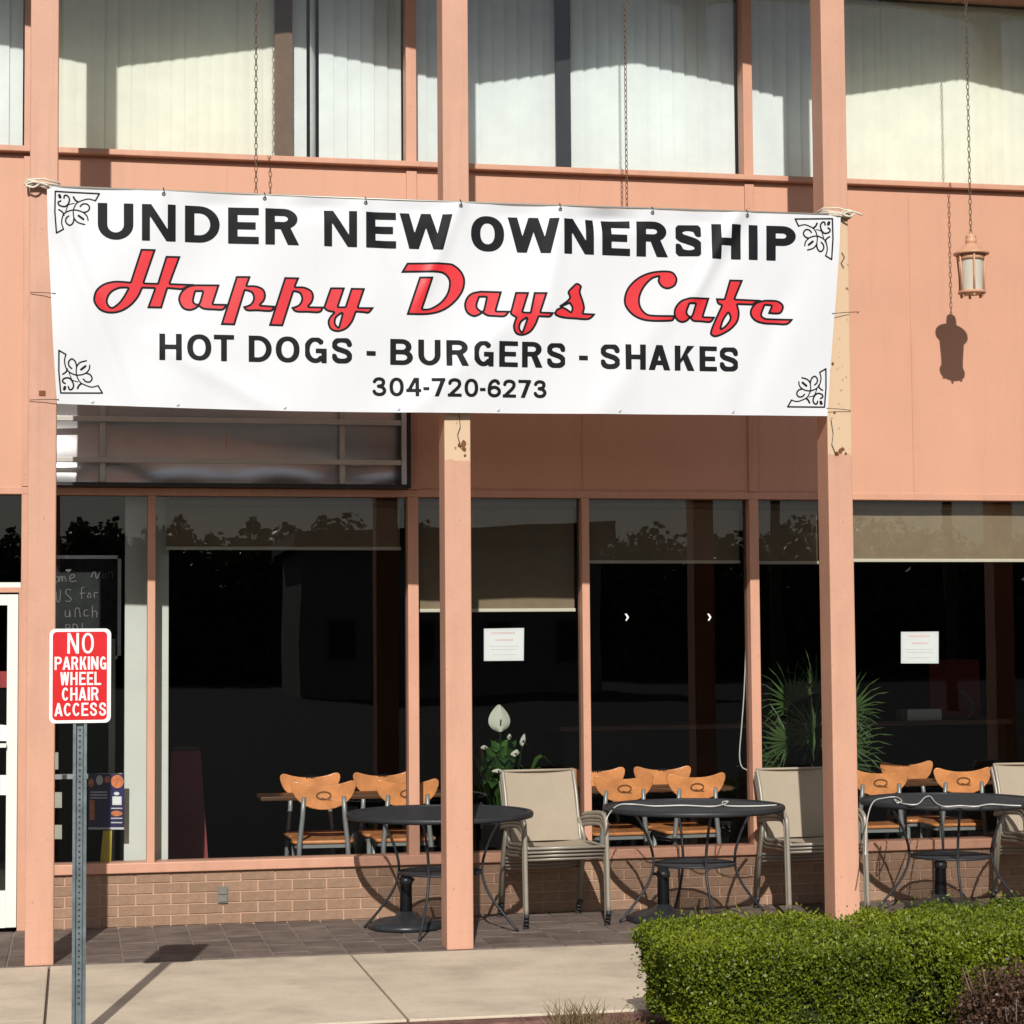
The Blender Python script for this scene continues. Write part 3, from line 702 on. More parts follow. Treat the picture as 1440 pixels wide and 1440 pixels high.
# red script with a dark outline, letter over letter
c = 'c'
z1, z2, z3, z4, z5, z6 = (120, 340, 6.545), (310, 340, 6.545), (550, 350, 6.545), (640, 350, 6.545), (860, 360, 9.6), (930, 370, 7.2)
SCRIPT = [
 (z1, [[(510, 66, c), (650, 70, c), (545, 375, c), (662, 378, c), (740, 130, c), (878, 132, c), (785, 380, c), (1010, 388, c), (890, 445, c), (760, 434, c), (705, 614, c), (568, 612, c), (632, 434, c), (528, 432, c), (490, 512), (420, 592), (330, 646), (230, 662), (140, 640), (85, 580), (72, 520), (100, 440), (170, 385), (260, 362), (340, 362), (412, 368, c)],
       [(388, 432, c), (310, 436), (238, 475), (206, 540), (222, 588), (255, 598), (312, 552), (352, 496)]]),
 (z1, [[(1238, 393, c), (1180, 570, c), (1310, 574, c), (1270, 632), (1190, 634), (1090, 626), (1045, 600, c), (1005, 626), (950, 637), (890, 612), (856, 545), (862, 490), (895, 440), (950, 402), (1020, 390, c)],
       [(1018, 462, c), (1074, 462, c), (1046, 558), (1022, 568), (1000, 542)]]),
 (z2, [[(143, 316, c), (280, 318, c), (248, 402, c), (330, 405), (395, 435), (418, 490), (405, 545), (372, 582, c), (500, 590, c), (470, 645), (340, 642), (240, 640), (203, 598, c), (270, 575), (298, 525), (282, 474), (228, 455, c), (132, 772, c), (0, 768, c)]]),
 (z2, [[(588, 327, c), (727, 330, c), (692, 412, c), (770, 415), (840, 450), (860, 505), (845, 560), (815, 595, c), (955, 598, c), (915, 656), (800, 655), (690, 650), (648, 605, c), (715, 580), (742, 530), (725, 480), (675, 465, c), (575, 780, c), (443, 776, c)]]),
 (z2, [[(1008, 423, c), (1145, 424, c), (1086, 598, c), (1142, 598, c), (1198, 427, c), (1330, 430, c), (1270, 605, c), (1413, 605, c), (1365, 662), (1310, 660), (1248, 656, c), (1215, 740), (1160, 806), (1080, 834), (1010, 812), (983, 745), (1003, 690), (1035, 656, c), (985, 645), (948, 610), (965, 545)],
       [(1112, 668, c), (1082, 785, c), (1060, 755), (1066, 705)]]),
 (z3, [[(143, 130, c), (500, 131), (590, 155), (655, 220), (680, 300), (657, 400), (580, 502), (470, 577), (330, 610), (138, 610, c), (256, 258, c), (387, 260, c), (290, 552, c), (360, 545), (450, 490), (510, 410), (530, 320), (512, 265), (465, 230), (390, 222, c), (88, 222, c)]]),
 (z3, [[(1017, 394, c), (965, 572, c), (1092, 575, c), (1040, 632), (950, 632), (880, 625), (835, 598, c), (800, 620), (750, 630), (690, 592), (668, 520), (690, 450), (740, 405), (820, 387, c)],
       [(812, 452, c), (868, 452, c), (842, 562), (822, 568), (790, 530)]]),
 (z4, [[(548, 400, c), (677, 402, c), (620, 582, c), (680, 585, c), (718, 402, c), (844, 405, c), (785, 584, c), (908, 588, c), (870, 634), (820, 638), (765, 635, c), (740, 702), (690, 772), (615, 805), (548, 788), (522, 720), (545, 640, c), (512, 620), (496, 595), (512, 535)],
       [(648, 648, c), (608, 765, c), (590, 735), (602, 685)]]),
 (z4, [[(950, 528, c), (1040, 458), (1028, 402), (1070, 350), (1115, 316), (1162, 345), (1152, 400), (1178, 480), (1192, 545), (1180, 592, c), (1293, 597, c), (1230, 655), (1100, 652), (980, 642), (908, 612), (922, 562), (960, 542, c)],
       [(985, 536, c), (1048, 510, c), (1066, 545), (1060, 578, c), (1020, 550)]]),
 (z5, [[(640, 198), (780, 200), (850, 235), (888, 320), (852, 410), (755, 452), (670, 422), (620, 345), (632, 285, c), (540, 320), (440, 430), (385, 560), (392, 680), (460, 770), (560, 797), (850, 802, c), (840, 858), (780, 890), (480, 887), (300, 822), (188, 702), (163, 580), (213, 430), (338, 300), (490, 225)]]),
 (z5, [[(1323, 563, c), (1240, 815, c), (1400, 820, c), (1335, 902), (1200, 897), (1100, 890), (1055, 850, c), (1010, 890), (940, 907), (870, 872), (830, 790), (850, 690), (930, 600), (1050, 560, c)],
       [(1052, 655, c), (1118, 655, c), (1078, 790), (1048, 806), (1018, 758)]]),
 (z6, [[(688, 166, c), (828, 170, c), (750, 360, c), (1010, 372, c), (925, 430, c), (775, 425, c), (792, 500), (777, 590), (712, 670), (620, 727), (545, 752), (500, 735), (490, 695), (530, 590), (602, 432, c), (565, 412), (548, 355, c), (632, 358, c)],
       [(676, 512, c), (690, 560), (652, 622), (606, 660, c), (632, 580)]]),
 (z6, [[(1050, 370, c), (1170, 374), (1232, 410), (1242, 460), (1200, 516), (1078, 513, c), (1110, 436, c), (1052, 432, c), (1020, 525), (1060, 556, c), (1338, 565, c), (1275, 626), (1150, 624), (1040, 619), (950, 592), (898, 530), (903, 460), (960, 395)]])]
def script_word(items):
    lps = [[trace(p, *zo_) for p in loops] for zo_, loops in items]
    bb = [bounds([('p', lp)], 4) for lp in lps]
    gx = np.arange(min(q[0] for q in bb), max(q[1] for q in bb), .8); gy = np.arange(min(q[2] for q in bb), max(q[3] for q in bb), .8); PX, PY = np.meshgrid(gx, gy)
    ds = []
    for lp, (x0, x1, y0, y1) in zip(lps, bb):
        i0, i1 = np.searchsorted(gx, [x0, x1]); j0, j1 = np.searchsorted(gy, [y0, y1]); d = np.full(PX.shape, 9.0)
        d[j0:j1, i0:i1] = sdf_loops(lp, PX[j0:j1, i0:i1], PY[j0:j1, i0:i1]); ds.append(d)
    allred = np.full(PX.shape, 9.0)
    for k, d in enumerate(ds):
        red = d+2.9
        for q in ds[k+1:]: red = np.maximum(red, -q)
        allred = np.minimum(allred, red); V, Fc = [], []
        fill_mesh(red, gx, gy, lambda x, y: ban(x, y, .0018), V, Fc); link('script_letter', mesh_of('script_letter', V, Fc, M['red_ink'], True), ban_root)
    V, Fc = [], []; fill_mesh(np.maximum(np.minimum.reduce(ds), -allred), gx, gy, lambda x, y: ban(x, y, .0019), V, Fc)
    link('script_outline', mesh_of('script_outline', V, Fc, M['ink'], True), ban_root)
script_word(SCRIPT[:5]); script_word(SCRIPT[5:9]); script_word(SCRIPT[9:])
# corner scrolls
ORN = [([(490, 270), (350, 190), (338, 620), (365, 1045), (1210, 1040), (1125, 890)], 15, 1), ([(1125, 890), (1060, 910), (980, 920), (860, 880), (770, 830), (715, 740), (690, 640), (700, 500)], 12, 0),
       ([(490, 270), (458, 400), (490, 550), (560, 630), (680, 680), (790, 675), (880, 640), (950, 570), (968, 480)], 13, 0), ([(700, 520), (690, 450), (660, 390), (600, 358), (540, 420), (550, 500), (600, 550)], 15, 0),
       ([(700, 510), (770, 430), (900, 392)], 14, 0), ([(790, 570), (880, 500)], 22, 1), ([(880, 640), (970, 670), (1008, 750), (960, 815), (880, 810), (830, 760)], 15, 0), ([(415, 668), (480, 625), (510, 560)], 15, 0),
       ([(460, 852), (410, 820), (430, 760), (530, 740), (600, 800), (630, 900), (590, 970), (540, 970), (525, 915)], 16, 0), ([(440, 965), (452, 930)], 30, 1), ([(708, 950), (740, 890), (790, 850)], 18, 0), ([(545, 640), (575, 720), (610, 785), (720, 820)], 9, 0)]
def ornament(cx, cy, ex, ey):
    shp = []
    for pts, hw, straight in ORN:
        q = [((x-345)/865, (1045-y)/855) for x, y in pts]; q = [(cx+ex[0]*a+ey[0]*b, cy+ex[1]*a+ey[1]*b) for a, b in q]
        if not straight: q = [tuple(v) for v in smooth_path(q, 5)]
        shp.append(('r', q, hw/14.4))
    print_px('corner_scroll', [shp], M['ink'], step=.7)
ornament(84, 552.6, (60, .5), (-1.5, -59.5)); ornament(76.3, 269, (63.5, 2.7), (2.7, 58.5)); ornament(1171.5, 307.7, (-53.5, 0), (-2.2, 57.5)); ornament(1161, 572.4, (-53.5, 0), (1.2, -54))
# eyelets, ties, top rod and rope
for tx in ties:
    ty = float(np.interp(tx, [p[0] for p in top_l], [p[1] for p in top_l])); x, y, z = ban(tx, ty+4.5)
    MB().lathe([(.006, -.002), (.011, -.001), (.011, .001), (.006, .002)], 10, cap=False).build('eyelet', M['wire'], ban_root).matrix_local = Matrix.Translation((x, y-.002, z)) @ Matrix.Rotation(math.pi/2, 4, 'X')
    MB().tube([(x, y-.004, z), (x+.003, y-.010, z+.018), (x-.002, y+.004, z+.036), (x-.001, y+.012, z+.022), (x, y+.003, z)], .0022, 5).build('tie_wire', M['wire'], ban_root, True)
for bx in (130, 250, 400, 560, 700, 870, 1030):
    by = float(np.interp(bx, [p[0] for p in bot_l], [p[1] for p in bot_l])); x, y, z = ban(bx, by-4.5)
    MB().lathe([(.005, -.002), (.009, -.001), (.009, .001), (.005, .002)], 10, cap=False).build('eyelet', M['alu'], ban_root).matrix_local = Matrix.Translation((x, y-.002, z)) @ Matrix.Rotation(math.pi/2, 4, 'X')
xr0, zr0 = onY(47, 264, YB); xr1, zr1 = onY(1190, 305, YB)
MB().tube([(xr0, YB+.006, zr0+.012), ((xr0+xr1)/2, YB+.006, (zr0+zr1)/2+.006), (xr1, YB+.006, zr1+.012)], .0065, 8).build('top_rod', M['rail'], ban_root, True)
for (i, pxr) in ((0, 262), (2, 302)):
    p = posts[i].location; zc = Zz(60 if i == 0 else 1175, pxr, -D)
    for k in range(4):
        zz = zc+.012*k-.015; w = .007; r = random.uniform(.003, .008)
        MB().tube([(p.x-w-r, -D+PD+w, zz), (p.x-w-r, -D-w-.016, zz+.01), (p.x+PW*.5, -D-w-.034-r, zz+random.uniform(-.012, .012)), (p.x+PW+w, -D-w-.01, zz-.004), (p.x+PW+w, -D+PD+w, zz)], .0055, 6, closed=True).build('rope', M['rope'], ban_root, True)
    kx = p.x+(-.0 if i == 0 else PW*.8)
    MB().tube([tuple(v) for v in smooth_path([(kx-.03, -D-.03, zc), (kx, -D-.05, zc+.02), (kx+.05, -D-.055, zc+.005), (kx+.02, -D-.06, zc-.02), (kx-.02, -D-.05, zc-.005), (kx+.03, -D-.06, zc+.01), (kx+.10, -D-.05, zc-.006)], 5)], .006, 6).build('rope', M['rope'], ban_root, True)
def strap(p0, p1):                                   # thin wire from an eyelet back round the post
    a = onY(*p0, -D-.012); b = ban(*p1, .004)
    MB().tube([(a[0], -D+.02, a[1]-.004), (a[0], -D-.012, a[1]), ((a[0]+b[0])/2, -D-.022, (a[1]+b[2])/2+.002), b], .0022, 5).build('tie_wire', M['wire'], ban_root, True)
strap((43, 411), (78, 413)); strap((42, 562.5), (83, 562)); strap((1208, 438.5), (1170, 441)); strap((1196, 577), (1163, 574))
for (pts) in ([(645, 582), (647, 600), (643, 612), (648, 630)], [(1168, 590), (1171, 610), (1169, 625), (1175, 640)], [(1183, 355), (1187, 362), (1182, 370), (1186, 377)]):
    MB().tube([(lambda q: (q[0], -D-.008, q[1]))(onY(a, b, -D)) for a, b in pts], .0022, 5).build('tie_wire', M['wire'], ban_root, True)
KIDS.pop(ban_root.name, None)

# ------------------------------------------------------------------ empty wall sign frame behind the banner
t = thing('sign_cabinet', 'empty sheet metal wall sign cabinet with rails, under the banner at left', 'sign frame', (0, 0, 0))
sx0, sx1, sz0, sz1, sy = -.02, 2.285, 2.69, 3.42, -.16
o = MB().grid(lambda u, v: (sx0+(sx1-sx0)*u, -.030-.020*math.sin(u*9)*math.sin(math.pi*v)-.045*(max(0, .20-v)/.20)**2*(1+.35*math.sin(u*21))-.010*math.sin(v*9+u*3), sz0+.01+(sz1-sz0-.02)*v), 80, 40).build('back_sheet', M['sheet'], t, True)
for (a, b, c0, d0) in ((sx0, sx1, sz0-.012, sz0+.008), (sx0, sx1, sz1-.02, sz1)): box('edge_channel', M['black'], t, a, b, sy, -.004, c0, d0)
box('edge_channel', M['black'], t, sx1-.004, sx1+.022, sy, -.004, sz0-.012, sz1); box('edge_channel', M['alu'], t, sx1-.035, sx1-.005, sy+.002, sy+.03, sz0+.009, sz1-.021)
for z in (3.085, 2.835): box('rail', M['rail'], t, sx0+.002, sx1-.036, sy+.004, sy+.026, z-.016, z+.016, .004)
for x in (.416, 1.88): box('upright', M['rail'], t, x-.017, x+.017, sy+.028, sy+.05, sz0+.01, sz1-.022, .003)
for x in (.9, 1.3, 1.62, 2.0, 2.2): MB().lathe([(.007, 0), (.006, .006)], 8, (x, sy+.03, sz0+.008)).build('screw', M['alu'], t)

# ================================================================== STREET SIGN
SY = -3.60
xs0, _ = onY(69.5, 950, SY); xs1, _ = onY(156, 950, SY); szb, szt = Zz(113, 1016.7, SY), Zz(113, 884, SY); sxc = (xs0+xs1)/2
t = thing('parking_sign', 'red and white no parking wheelchair access sign on a steel channel post', 'sign', (sxc, SY, -.15))
def rrect(x0, x1, z0, z1, r, n=6):
    return [p for cx, cz, a in ((x1-r, z0+r, -90), (x1-r, z1-r, 0), (x0+r, z1-r, 90), (x0+r, z0+r, 180)) for p in arc(cx, cz, r, r, a, a+90, n)]
hw_ = (xs1-xs0)/2; z0_, z1_ = szb+.15, szt+.15
pan = MB().prism_y(rrect(-hw_, hw_, z0_, z1_, .026), -.002, .001).build('sign_plate', M['sign_white'], t)
u_ = 2*hw_/780
MB().prism_y(rrect(-hw_+40*u_, hw_-50*u_, z0_+40*u_, z1_-40*u_, .018), -.0032, -.0022).build('red_field', M['sign_red'], pan)
SIGN = [(180, 440, 31, [('N', 310, 455), ('O', 495, 645)]), (480, 645, 25, [('P', 150, 240), ('A', 250, 350), ('R', 362, 450), ('K', 470, 555), ('I', 570, 598), ('N', 612, 705), ('G', 725, 805)]),
        (675, 840, 25, [('W', 222, 335), ('H', 350, 440), ('E', 462, 545), ('E', 560, 640), ('L', 655, 740)]), (870, 1035, 25, [('C', 245, 330), ('H', 350, 440), ('A', 455, 555), ('I', 570, 598), ('R', 615, 710)]),
        (1065, 1230, 25, [('A', 150, 255), ('C', 270, 365), ('C', 380, 475), ('E', 492, 580), ('S', 600, 690), ('S', 715, 805)])]
for yt, yb, st, row in SIGN:
    for ch, a, b in row:
        shp = glyph(ch, b-a, yb-yt, (b-a) if ch == 'I' else st, st*.9); f = lambda p: (a+p[0], yb-p[1])
        shp = [('p', [[f(p) for p in lp] for lp in q[1]]) if q[0] == 'p' else (q[0], [f(p) for p in q[1]], q[2]) for q in shp]
        x0, x1, y0, y1 = bounds(shp, 20); gx = np.arange(x0, x1, 5.); gy = np.arange(y0, y1, 5.); PX, PY = np.meshgrid(gx, gy); V, Fc = [], []
        fill_mesh(field(shp, PX, PY)-.5, gx, gy, lambda x, y: (-hw_+(x-85)*u_, -.0042, z1_-(y-125)*(z1_-z0_)/1195), V, Fc)
        link('letter', mesh_of('letter', V, Fc, M['sign_white']), pan)
# galvanised U-channel post: flanges, web and a row of punched holes
um = MB(); zt = z1_-.03; pwd = .030
um.prism([(-pwd, .004), (-.017, .004), (-.012, .022), (.012, .022), (.017, .004), (pwd, .004), (pwd, .008), (.0195, .008), (.0145, .026), (-.0145, .026), (-.0195, .008), (-pwd, .008)], -.25, zt)
pst = um.build('channel_post', M['steel'], t)
hm = mesh_of('bolt_hole', MB().lathe([(.0048, 0), (.0048, .0012)], 8).v, MB().lathe([(.0048, 0), (.0048, .0012)], 8).f, M['foot'])
zz = .30
while zz < z0_-.01:
    o = link('bolt_hole', hm, pst); o.matrix_local = Matrix.Translation((0, .0218, zz)) @ Matrix.Rotation(math.pi/2, 4, 'X'); zz += .0254
# ================================================================== HANGING LANTERNS
def make_lantern():
    t = thing('hanging_lantern', 'peach metal lantern with frosted panes hanging by a chain at right, casting its shadow', 'lantern', (0, 0, 0), 0, 'lanterns hanging under the canopy')
    MB().lathe([(.034, 0), (.036, .012), (.036, .030), (.030, .034), (.034, .040), (.030, .056), (.012, .062), (.004, .075)], 20, (0, 0, .345)).build('finial', M['lantern'], t, True)
    MB().lathe([(.108, 0), (.114, .004), (.113, .014), (.080, .030), (.055, .052), (.036, .075)], 28, (0, 0, .272)).build('cap', M['lantern'], t, True)
    MB().lathe([(.080, 0), (.088, .004), (.088, .018), (.078, .022)], 28, (0, 0, .020)).build('bottom_ring', M['lantern'], t, True)
    MB().lathe([(.078, 0), (.086, .003), (.086, .030), (.078, .033)], 28, (0, 0, .238)).build('collar', M['lantern'], t, True)
    for k in range(6):
        a = 2*math.pi*k/6+.3; x, y = math.cos(a), math.sin(a)
        MB().tube([(x*.080, y*.080, .036), (x*.082, y*.082, .14), (x*.094, y*.094, .274)], .006, 6).build('rib', M['lantern'], t, True)
        f = MB().tube([(x*.070, y*.070, .022), (x*.070, y*.070, .0)], [.007, .009], 6).build('foot', M['lantern'], t, True)
    MB().lathe([(.070, .035), (.072, .14), (.074, .25)], 24, cap=False).build('pane', M['frost'], t, True)
    MB().lathe([(.078, .026), (.0, .030)], 20, cap=False).build('base_plate', M['lantern'], t)
    return t
lx, lz0 = onY(1367, 418, -.66)
lan = make_lantern()
def chain_for(t, h):
    n = int(h/.034)
    for k in range(n):
        z = .415+k*.034; a = (math.pi/2)*(k % 2)
        pts = [((.0085*math.cos(q))*math.cos(a), (.0085*math.cos(q))*math.sin(a), z+.021*math.sin(q)) for q in np.linspace(0, 2*math.pi, 11)[:-1]]
        MB().tube(pts, .0026, 5, closed=True).build('chain_link', M['chain'], t, True)
chain_for(lan, 6.585-lz0-.43)
lan.location = (lx, -.66, lz0)
dup(lan, (X(880, 150, -.66), -.66, lz0+.02), .5, 'lantern on the chain above the banner, right of the middle post, hidden behind the banner')
dup(lan, (X(360, 150, -.66), -.66, lz0), 1.1, 'lantern on the chain at upper left, between the first two posts, hidden behind the banner')

# ================================================================== CAFE FURNITURE INSIDE
def back_xyz(x, z, off=0.0):                       # bent plywood: ends curl towards the sitter
    return (x, -.20+.35*x*x-.06*(z-.75)-off, z)
def make_cafe_chair(name, far):
    t = thing(name, 'x', 'chair', (0, 0, 0), 0, 'orange bentwood cafe chairs inside')
    H = [(0, .800), (.07, .804), (.13, .816), (.175, .829), (.200, .822), (.206, .795), (.190, .745), (.160, .705), (.115, .672), (.06, .652)]
    loop = trace([(-x, z) for x, z in reversed(H[1:])][::1]+H+[(0, .646)], 0, 0, 1)
    g1 = np.arange(-.22, .221, .010); g2 = np.arange(.64, .84, .010); PX, PY = np.meshgrid(g1, g2); V, Fc = [], []
    fill_mesh(sdf_loops([loop], PX, PY), g1, g2, lambda x, z: back_xyz(x, z), V, Fc)
    o = link('backrest', mesh_of('backrest', V, Fc, M['chairwood'], True), t); KIDS.setdefault(t.name, []).append(o)
    md = o.modifiers.new('thick', 'SOLIDIFY'); md.thickness = .012; md.offset = 0
    if not far:                                    # burnt-in round mark on the outer face
        ring = [('r', [(.045*math.cos(a), .735+.024*math.sin(a)) for a in np.linspace(.2, 2*math.pi-.25, 26)], .0055), ('r', [(-.010, .722), (.012, .712), (.046, .707)], .004)]
    else:
        ring = [rect(-.035, .795, -.026, .815), rect(-.020, .792, -.006, .815), rect(.0, .793, .008, .814), rect(.014, .794, .026, .815)]
    g1 = np.arange(-.06, .061, .003); g2 = np.arange(.70, .83, .003); PX, PY = np.meshgrid(g1, g2); V, Fc = [], []
    fill_mesh(field(ring, PX, PY), g1, g2, lambda x, z: back_xyz(x, z, .0075 if not far else -.0075), V, Fc)
    q = link('printed_mark', mesh_of('printed_mark', V, Fc, M['logo'] if not far else M['ink']), o); KIDS.setdefault(o.name, []).append(q)
    s_ = MB().prism([(p[0], p[1]) for p in rrect(-.20, .20, -.17, .22, .06)], .425, .447).build('seat', M['chairwood'], t); bevel(s_, .008)
    MB().prism([(p[0], p[1]) for p in rrect(-.185, .185, -.155, .20, .05)], .398, .4245).build('seat_frame', M['chairmetal'], t)
    for s in (-1, 1):
        MB().tube([(s*.165, -.235, 0), (s*.155, -.185, .42), (s*.135, -.195, .60), (s*.128, -.213, .73)], [.015, .017, .016, .014], 8).build('leg', M['chairmetal'], t, True)
        MB().tube([(s*.175, .205, 0), (s*.165, .165, .40)], [.014, .017], 8).build('leg', M['chairmetal'], t, True)
    return t
near = make_cafe_chair('cafe_chair', False); far = make_cafe_chair('cafe_chair', True)
YN, YF = .62, 1.04
def chair_at(i, proto, px, py, Y, rz, label):
    x = X(px, py, Y); return (proto if i == 0 else dup(proto)), x
NEAR = [(458, 'orange cafe chair seen from behind, leftmost in the wide left window'), (573, 'orange cafe chair seen from behind, partly hidden by the mullion left of the middle post'),
        (876, 'orange cafe chair seen from behind, left one over the second patio table'), (977, 'orange cafe chair seen from behind, right one over the second patio table'),
        (1240, 'orange cafe chair seen from behind, right beside the banner-end post'), (1357, 'orange cafe chair seen from behind, farthest right')]
FAR = [(438, 'orange cafe chair facing the window, leftmost, behind the leftmost turned chair'), (540, 'orange cafe chair facing the window, just left of the middle post'),
       (838, 'orange cafe chair facing the window, crossed by the slim mullion'), (929, 'orange cafe chair facing the window, above the middle of the second patio table'), (1276, 'orange cafe chair facing the window, right of the banner-end post')]
for i, (px, lab) in enumerate(NEAR):
    o = near if i == 0 else dup(near); o.location = (X(px, 1105, .42), YN, 0); o.rotation_euler = (0, 0, random.uniform(-.08, .08)); o['label'] = lab
for i, (px, lab) in enumerate(FAR):
    o = far if i == 0 else dup(far); o.location = (X(px, 1100, 1.24), YF, 0); o.rotation_euler = (0, 0, math.pi+random.uniform(-.06, .06)); o['label'] = lab
for i, (cx, w, lab) in enumerate(((2.06, .62, 'brown cafe table among the chairs in the wide left window'), (4.05, .60, 'brown cafe table between the chairs in the window with the pull cord'), (5.93, .62, 'brown cafe table between the chairs in the far right window'))):
    t = thing('cafe_table', lab, 'table', (cx, .83, 0), 0, 'cafe tables inside')
    o = MB().box(-w, w, -.17, .17, .69, .718).build('table_top', M['tabletop'], t); bevel(o, .006)
    MB().tube([(0, 0, .02), (0, 0, .69)], .035, 10).build('pedestal', M['black'], t, True)
    MB().lathe([(.22, 0), (.22, .012), (.06, .035)], 20).build('base', M['black'], t, True)

# ================================================================== PATIO TABLES, UMBRELLA BASES, CHAIRS
def mesh_disc(R, z, w, pitch, h):
    """woven metal mesh: two sets of crossing strips clipped to a circle"""
    m_ = MB()
    for s, dz in ((1, 0), (-1, h*1.02)):
        for k in np.arange(-R+pitch/2, R, pitch):
            l = math.sqrt(max(R*R-k*k, 0)); e = np.array([.7071, .7071*s]); n = np.array([-e[1], e[0]])
            q = [n*(k-w/2)-e*l, n*(k-w/2)+e*l, n*(k+w/2)+e*l, n*(k+w/2)-e*l]
            m_.prism([tuple(p) for p in q], z+dz, z+dz+h)
    return m_
def make_patio_table():
    t = thing('patio_table', 'x', 'table', (0, 0, 0), 0, 'black iron patio tables')
    R = .56
    o = MB().lathe([(R-.032, .684), (R-.004, .670), (R, .682), (R, .694), (R-.008, .703), (R-.032, .701), (R-.032, .684)], 56, cap=False).build('table_rim', M['iron'], t, True)
    mesh_disc(R-.03, .692, .0022, .0118, .0011).build('mesh_top', M['iron'], t)['kind'] = 'stuff'
    for k in range(4):
        a = math.pi/4+k*math.pi/2+.25; c_, s_ = math.cos(a), math.sin(a)
        pts = smooth_path([(r*c_, r*s_, z) for r, z in ((.40, .684), (.335, .60), (.275, .46), (.258, .34), (.30, .22), (.39, .10), (.475, .006))], 4)
        MB().tube([tuple(p) for p in pts], .0085, 7).build('leg', M['iron'], t, True)
    MB().tube([(.25*math.cos(q), .25*math.sin(q), .345) for q in np.linspace(0, 2*math.pi, 33)[:-1]], .008, 6, closed=True).build('shelf_ring', M['iron'], t, True)
    mesh_disc(.245, .345, .0022, .0118, .0011).build('mesh_shelf', M['iron'], t)['kind'] = 'stuff'
    return t
pt = make_patio_table()
PT = [((2.40, -.62), .10, 'black round patio table at left, passing behind the middle post'), ((3.985, -.60), .52, 'black round patio table in the middle, between two stacks of tan chairs'), ((5.665, -.60), .30, 'black round patio table at right behind the hedge, with a looping white cord')]
for i, ((x, y), rz, lab) in enumerate(PT):
    o = pt if i == 0 else dup(pt); o.location = (x, y, 0); o.rotation_euler = (0, 0, rz); o['label'] = lab
ub = thing('umbrella_base', 'x', 'umbrella base', (0, 0, 0), 0, 'black umbrella bases under the patio tables')
MB().lathe([(.225, 0), (.232, .012), (.228, .03), (.17, .052), (.075, .066), (.040, .10)], 32).build('weighted_base', M['resin'], ub, True)
MB().lathe([(.038, .06), (.036, .26), (.042, .262), (.042, .300), (.034, .302), (.034, .320)], 16).build('tube', M['resin'], ub, True)
MB().tube([(.04, 0, .28), (.075, 0, .28)], [.008, .012], 8).build('knob', M['resin'], ub, True)
for i, ((x, y), lab) in enumerate((((2.215, -.47), 'black round umbrella base beside the middle post foot'), ((3.80, -.55), 'black round umbrella base under the middle patio table'), ((5.63, -.52), 'black round umbrella base mostly hidden by the hedge top'))):
    o = ub if i == 0 else dup(ub); o.location = (x, y, 0); o.rotation_euler = (0, 0, i*1.7+.8); o['label'] = lab
def make_patio_chair():
    """faces the street (-y); origin on the ground under the seat"""
    t = thing('patio_chair', 'x', 'chair', (0, 0, 0), 0, 'tan sling patio chairs in stacks')
    W = .236
    def bk(v): return .19+.13*v+.03*v*v, .405+.425*v      # y,z up the back
    MB().grid(lambda u, v: ((u*2-1)*(W-.018), bk(v)[0]+.025*(1-(u*2-1)**2)-.0, bk(v)[1]), 10, 10).build('sling_back', M['sling'], t, True)
    MB().grid(lambda u, v: ((u*2-1)*(W-.018), -.25+.44*v, .410-.018*math.sin(math.pi*v)-.014*(1-(u*2-1)**2)+.012*(1-v)), 8, 8).build('sling_seat', M['sling'], t, True)
    for s in (-1, 1):
        x = s*(W-.006)
        MB().tube([tuple(p) for p in smooth_path([(x, -.262, .405), (x, -.05, .408), (x, .17, .398), (x, .215, .45), (x, .285, .69), (x, .352, .834)], 5)], .0115, 8).build('side_rail', M['tube'], t, True)
        xx = s*(W+.020)
        MB().tube([tuple(p) for p in smooth_path([(xx, -.285, .012), (xx, -.270, .30), (xx, -.258, .525), (xx, -.225, .580), (xx, -.15, .596), (xx, .06, .580), (xx, .235, .556)], 5)], .0135, 8).build('arm_and_leg', M['tube'], t, True)
        MB().tube([(xx, .30, .012), (xx, .245, .30), (xx, .20, .42), (x, .235, .54)], .0125, 8).build('leg', M['tube'], t, True)
        for y in (-.285, .30): MB().lathe([(.016, 0), (.018, .006), (.016, .024)], 10, (xx, y, -.002)).build('foot', M['foot'], t, True)
        MB().tube([(x, -.23, .405), (xx, -.262, .40)], .009, 6).build('bracket', M['tube'], t, True)
    MB().tube([(-W+.006, -.262, .405), (W-.006, -.262, .405)], .010, 8).build('front_rail', M['tube'], t, True)
    MB().tube([(-W-.02, .245, .30), (W+.02, .245, .30)], .008, 8).build('rear_rail', M['tube'], t, True)
    MB().tube([(-W+.006, .352, .831), (W-.006, .352, .831)], .008, 8).build('top_rail', M['sling'], t, True)
    return t
pc = make_patio_chair(); first = True
STACKS = [((3.135, -.43), .06, 4, 'tan sling patio chair right of the middle post,'), ((4.80, -.43), .02, 3, 'tan sling patio chair half behind the banner-end post,'), ((6.42, -.43), -.04, 3, 'tan sling patio chair at the far right edge,')]
ORD = {4: ['bottom of the stack', 'second from bottom of the stack', 'second from top of the stack', 'top of the stack'], 3: ['bottom of the stack', 'middle of the stack', 'top of the stack']}
for (x, y), rz, n, lab in STACKS:
    for k in range(n):
        o = pc if first else dup(pc); first = False
        o.location = (x+random.uniform(-.004, .004), y+.02-.019*k, .0235*k+.002); o.rotation_euler = (0, 0, rz+random.uniform(-.012, .012)); o['label'] = lab+' '+ORD[n][k]

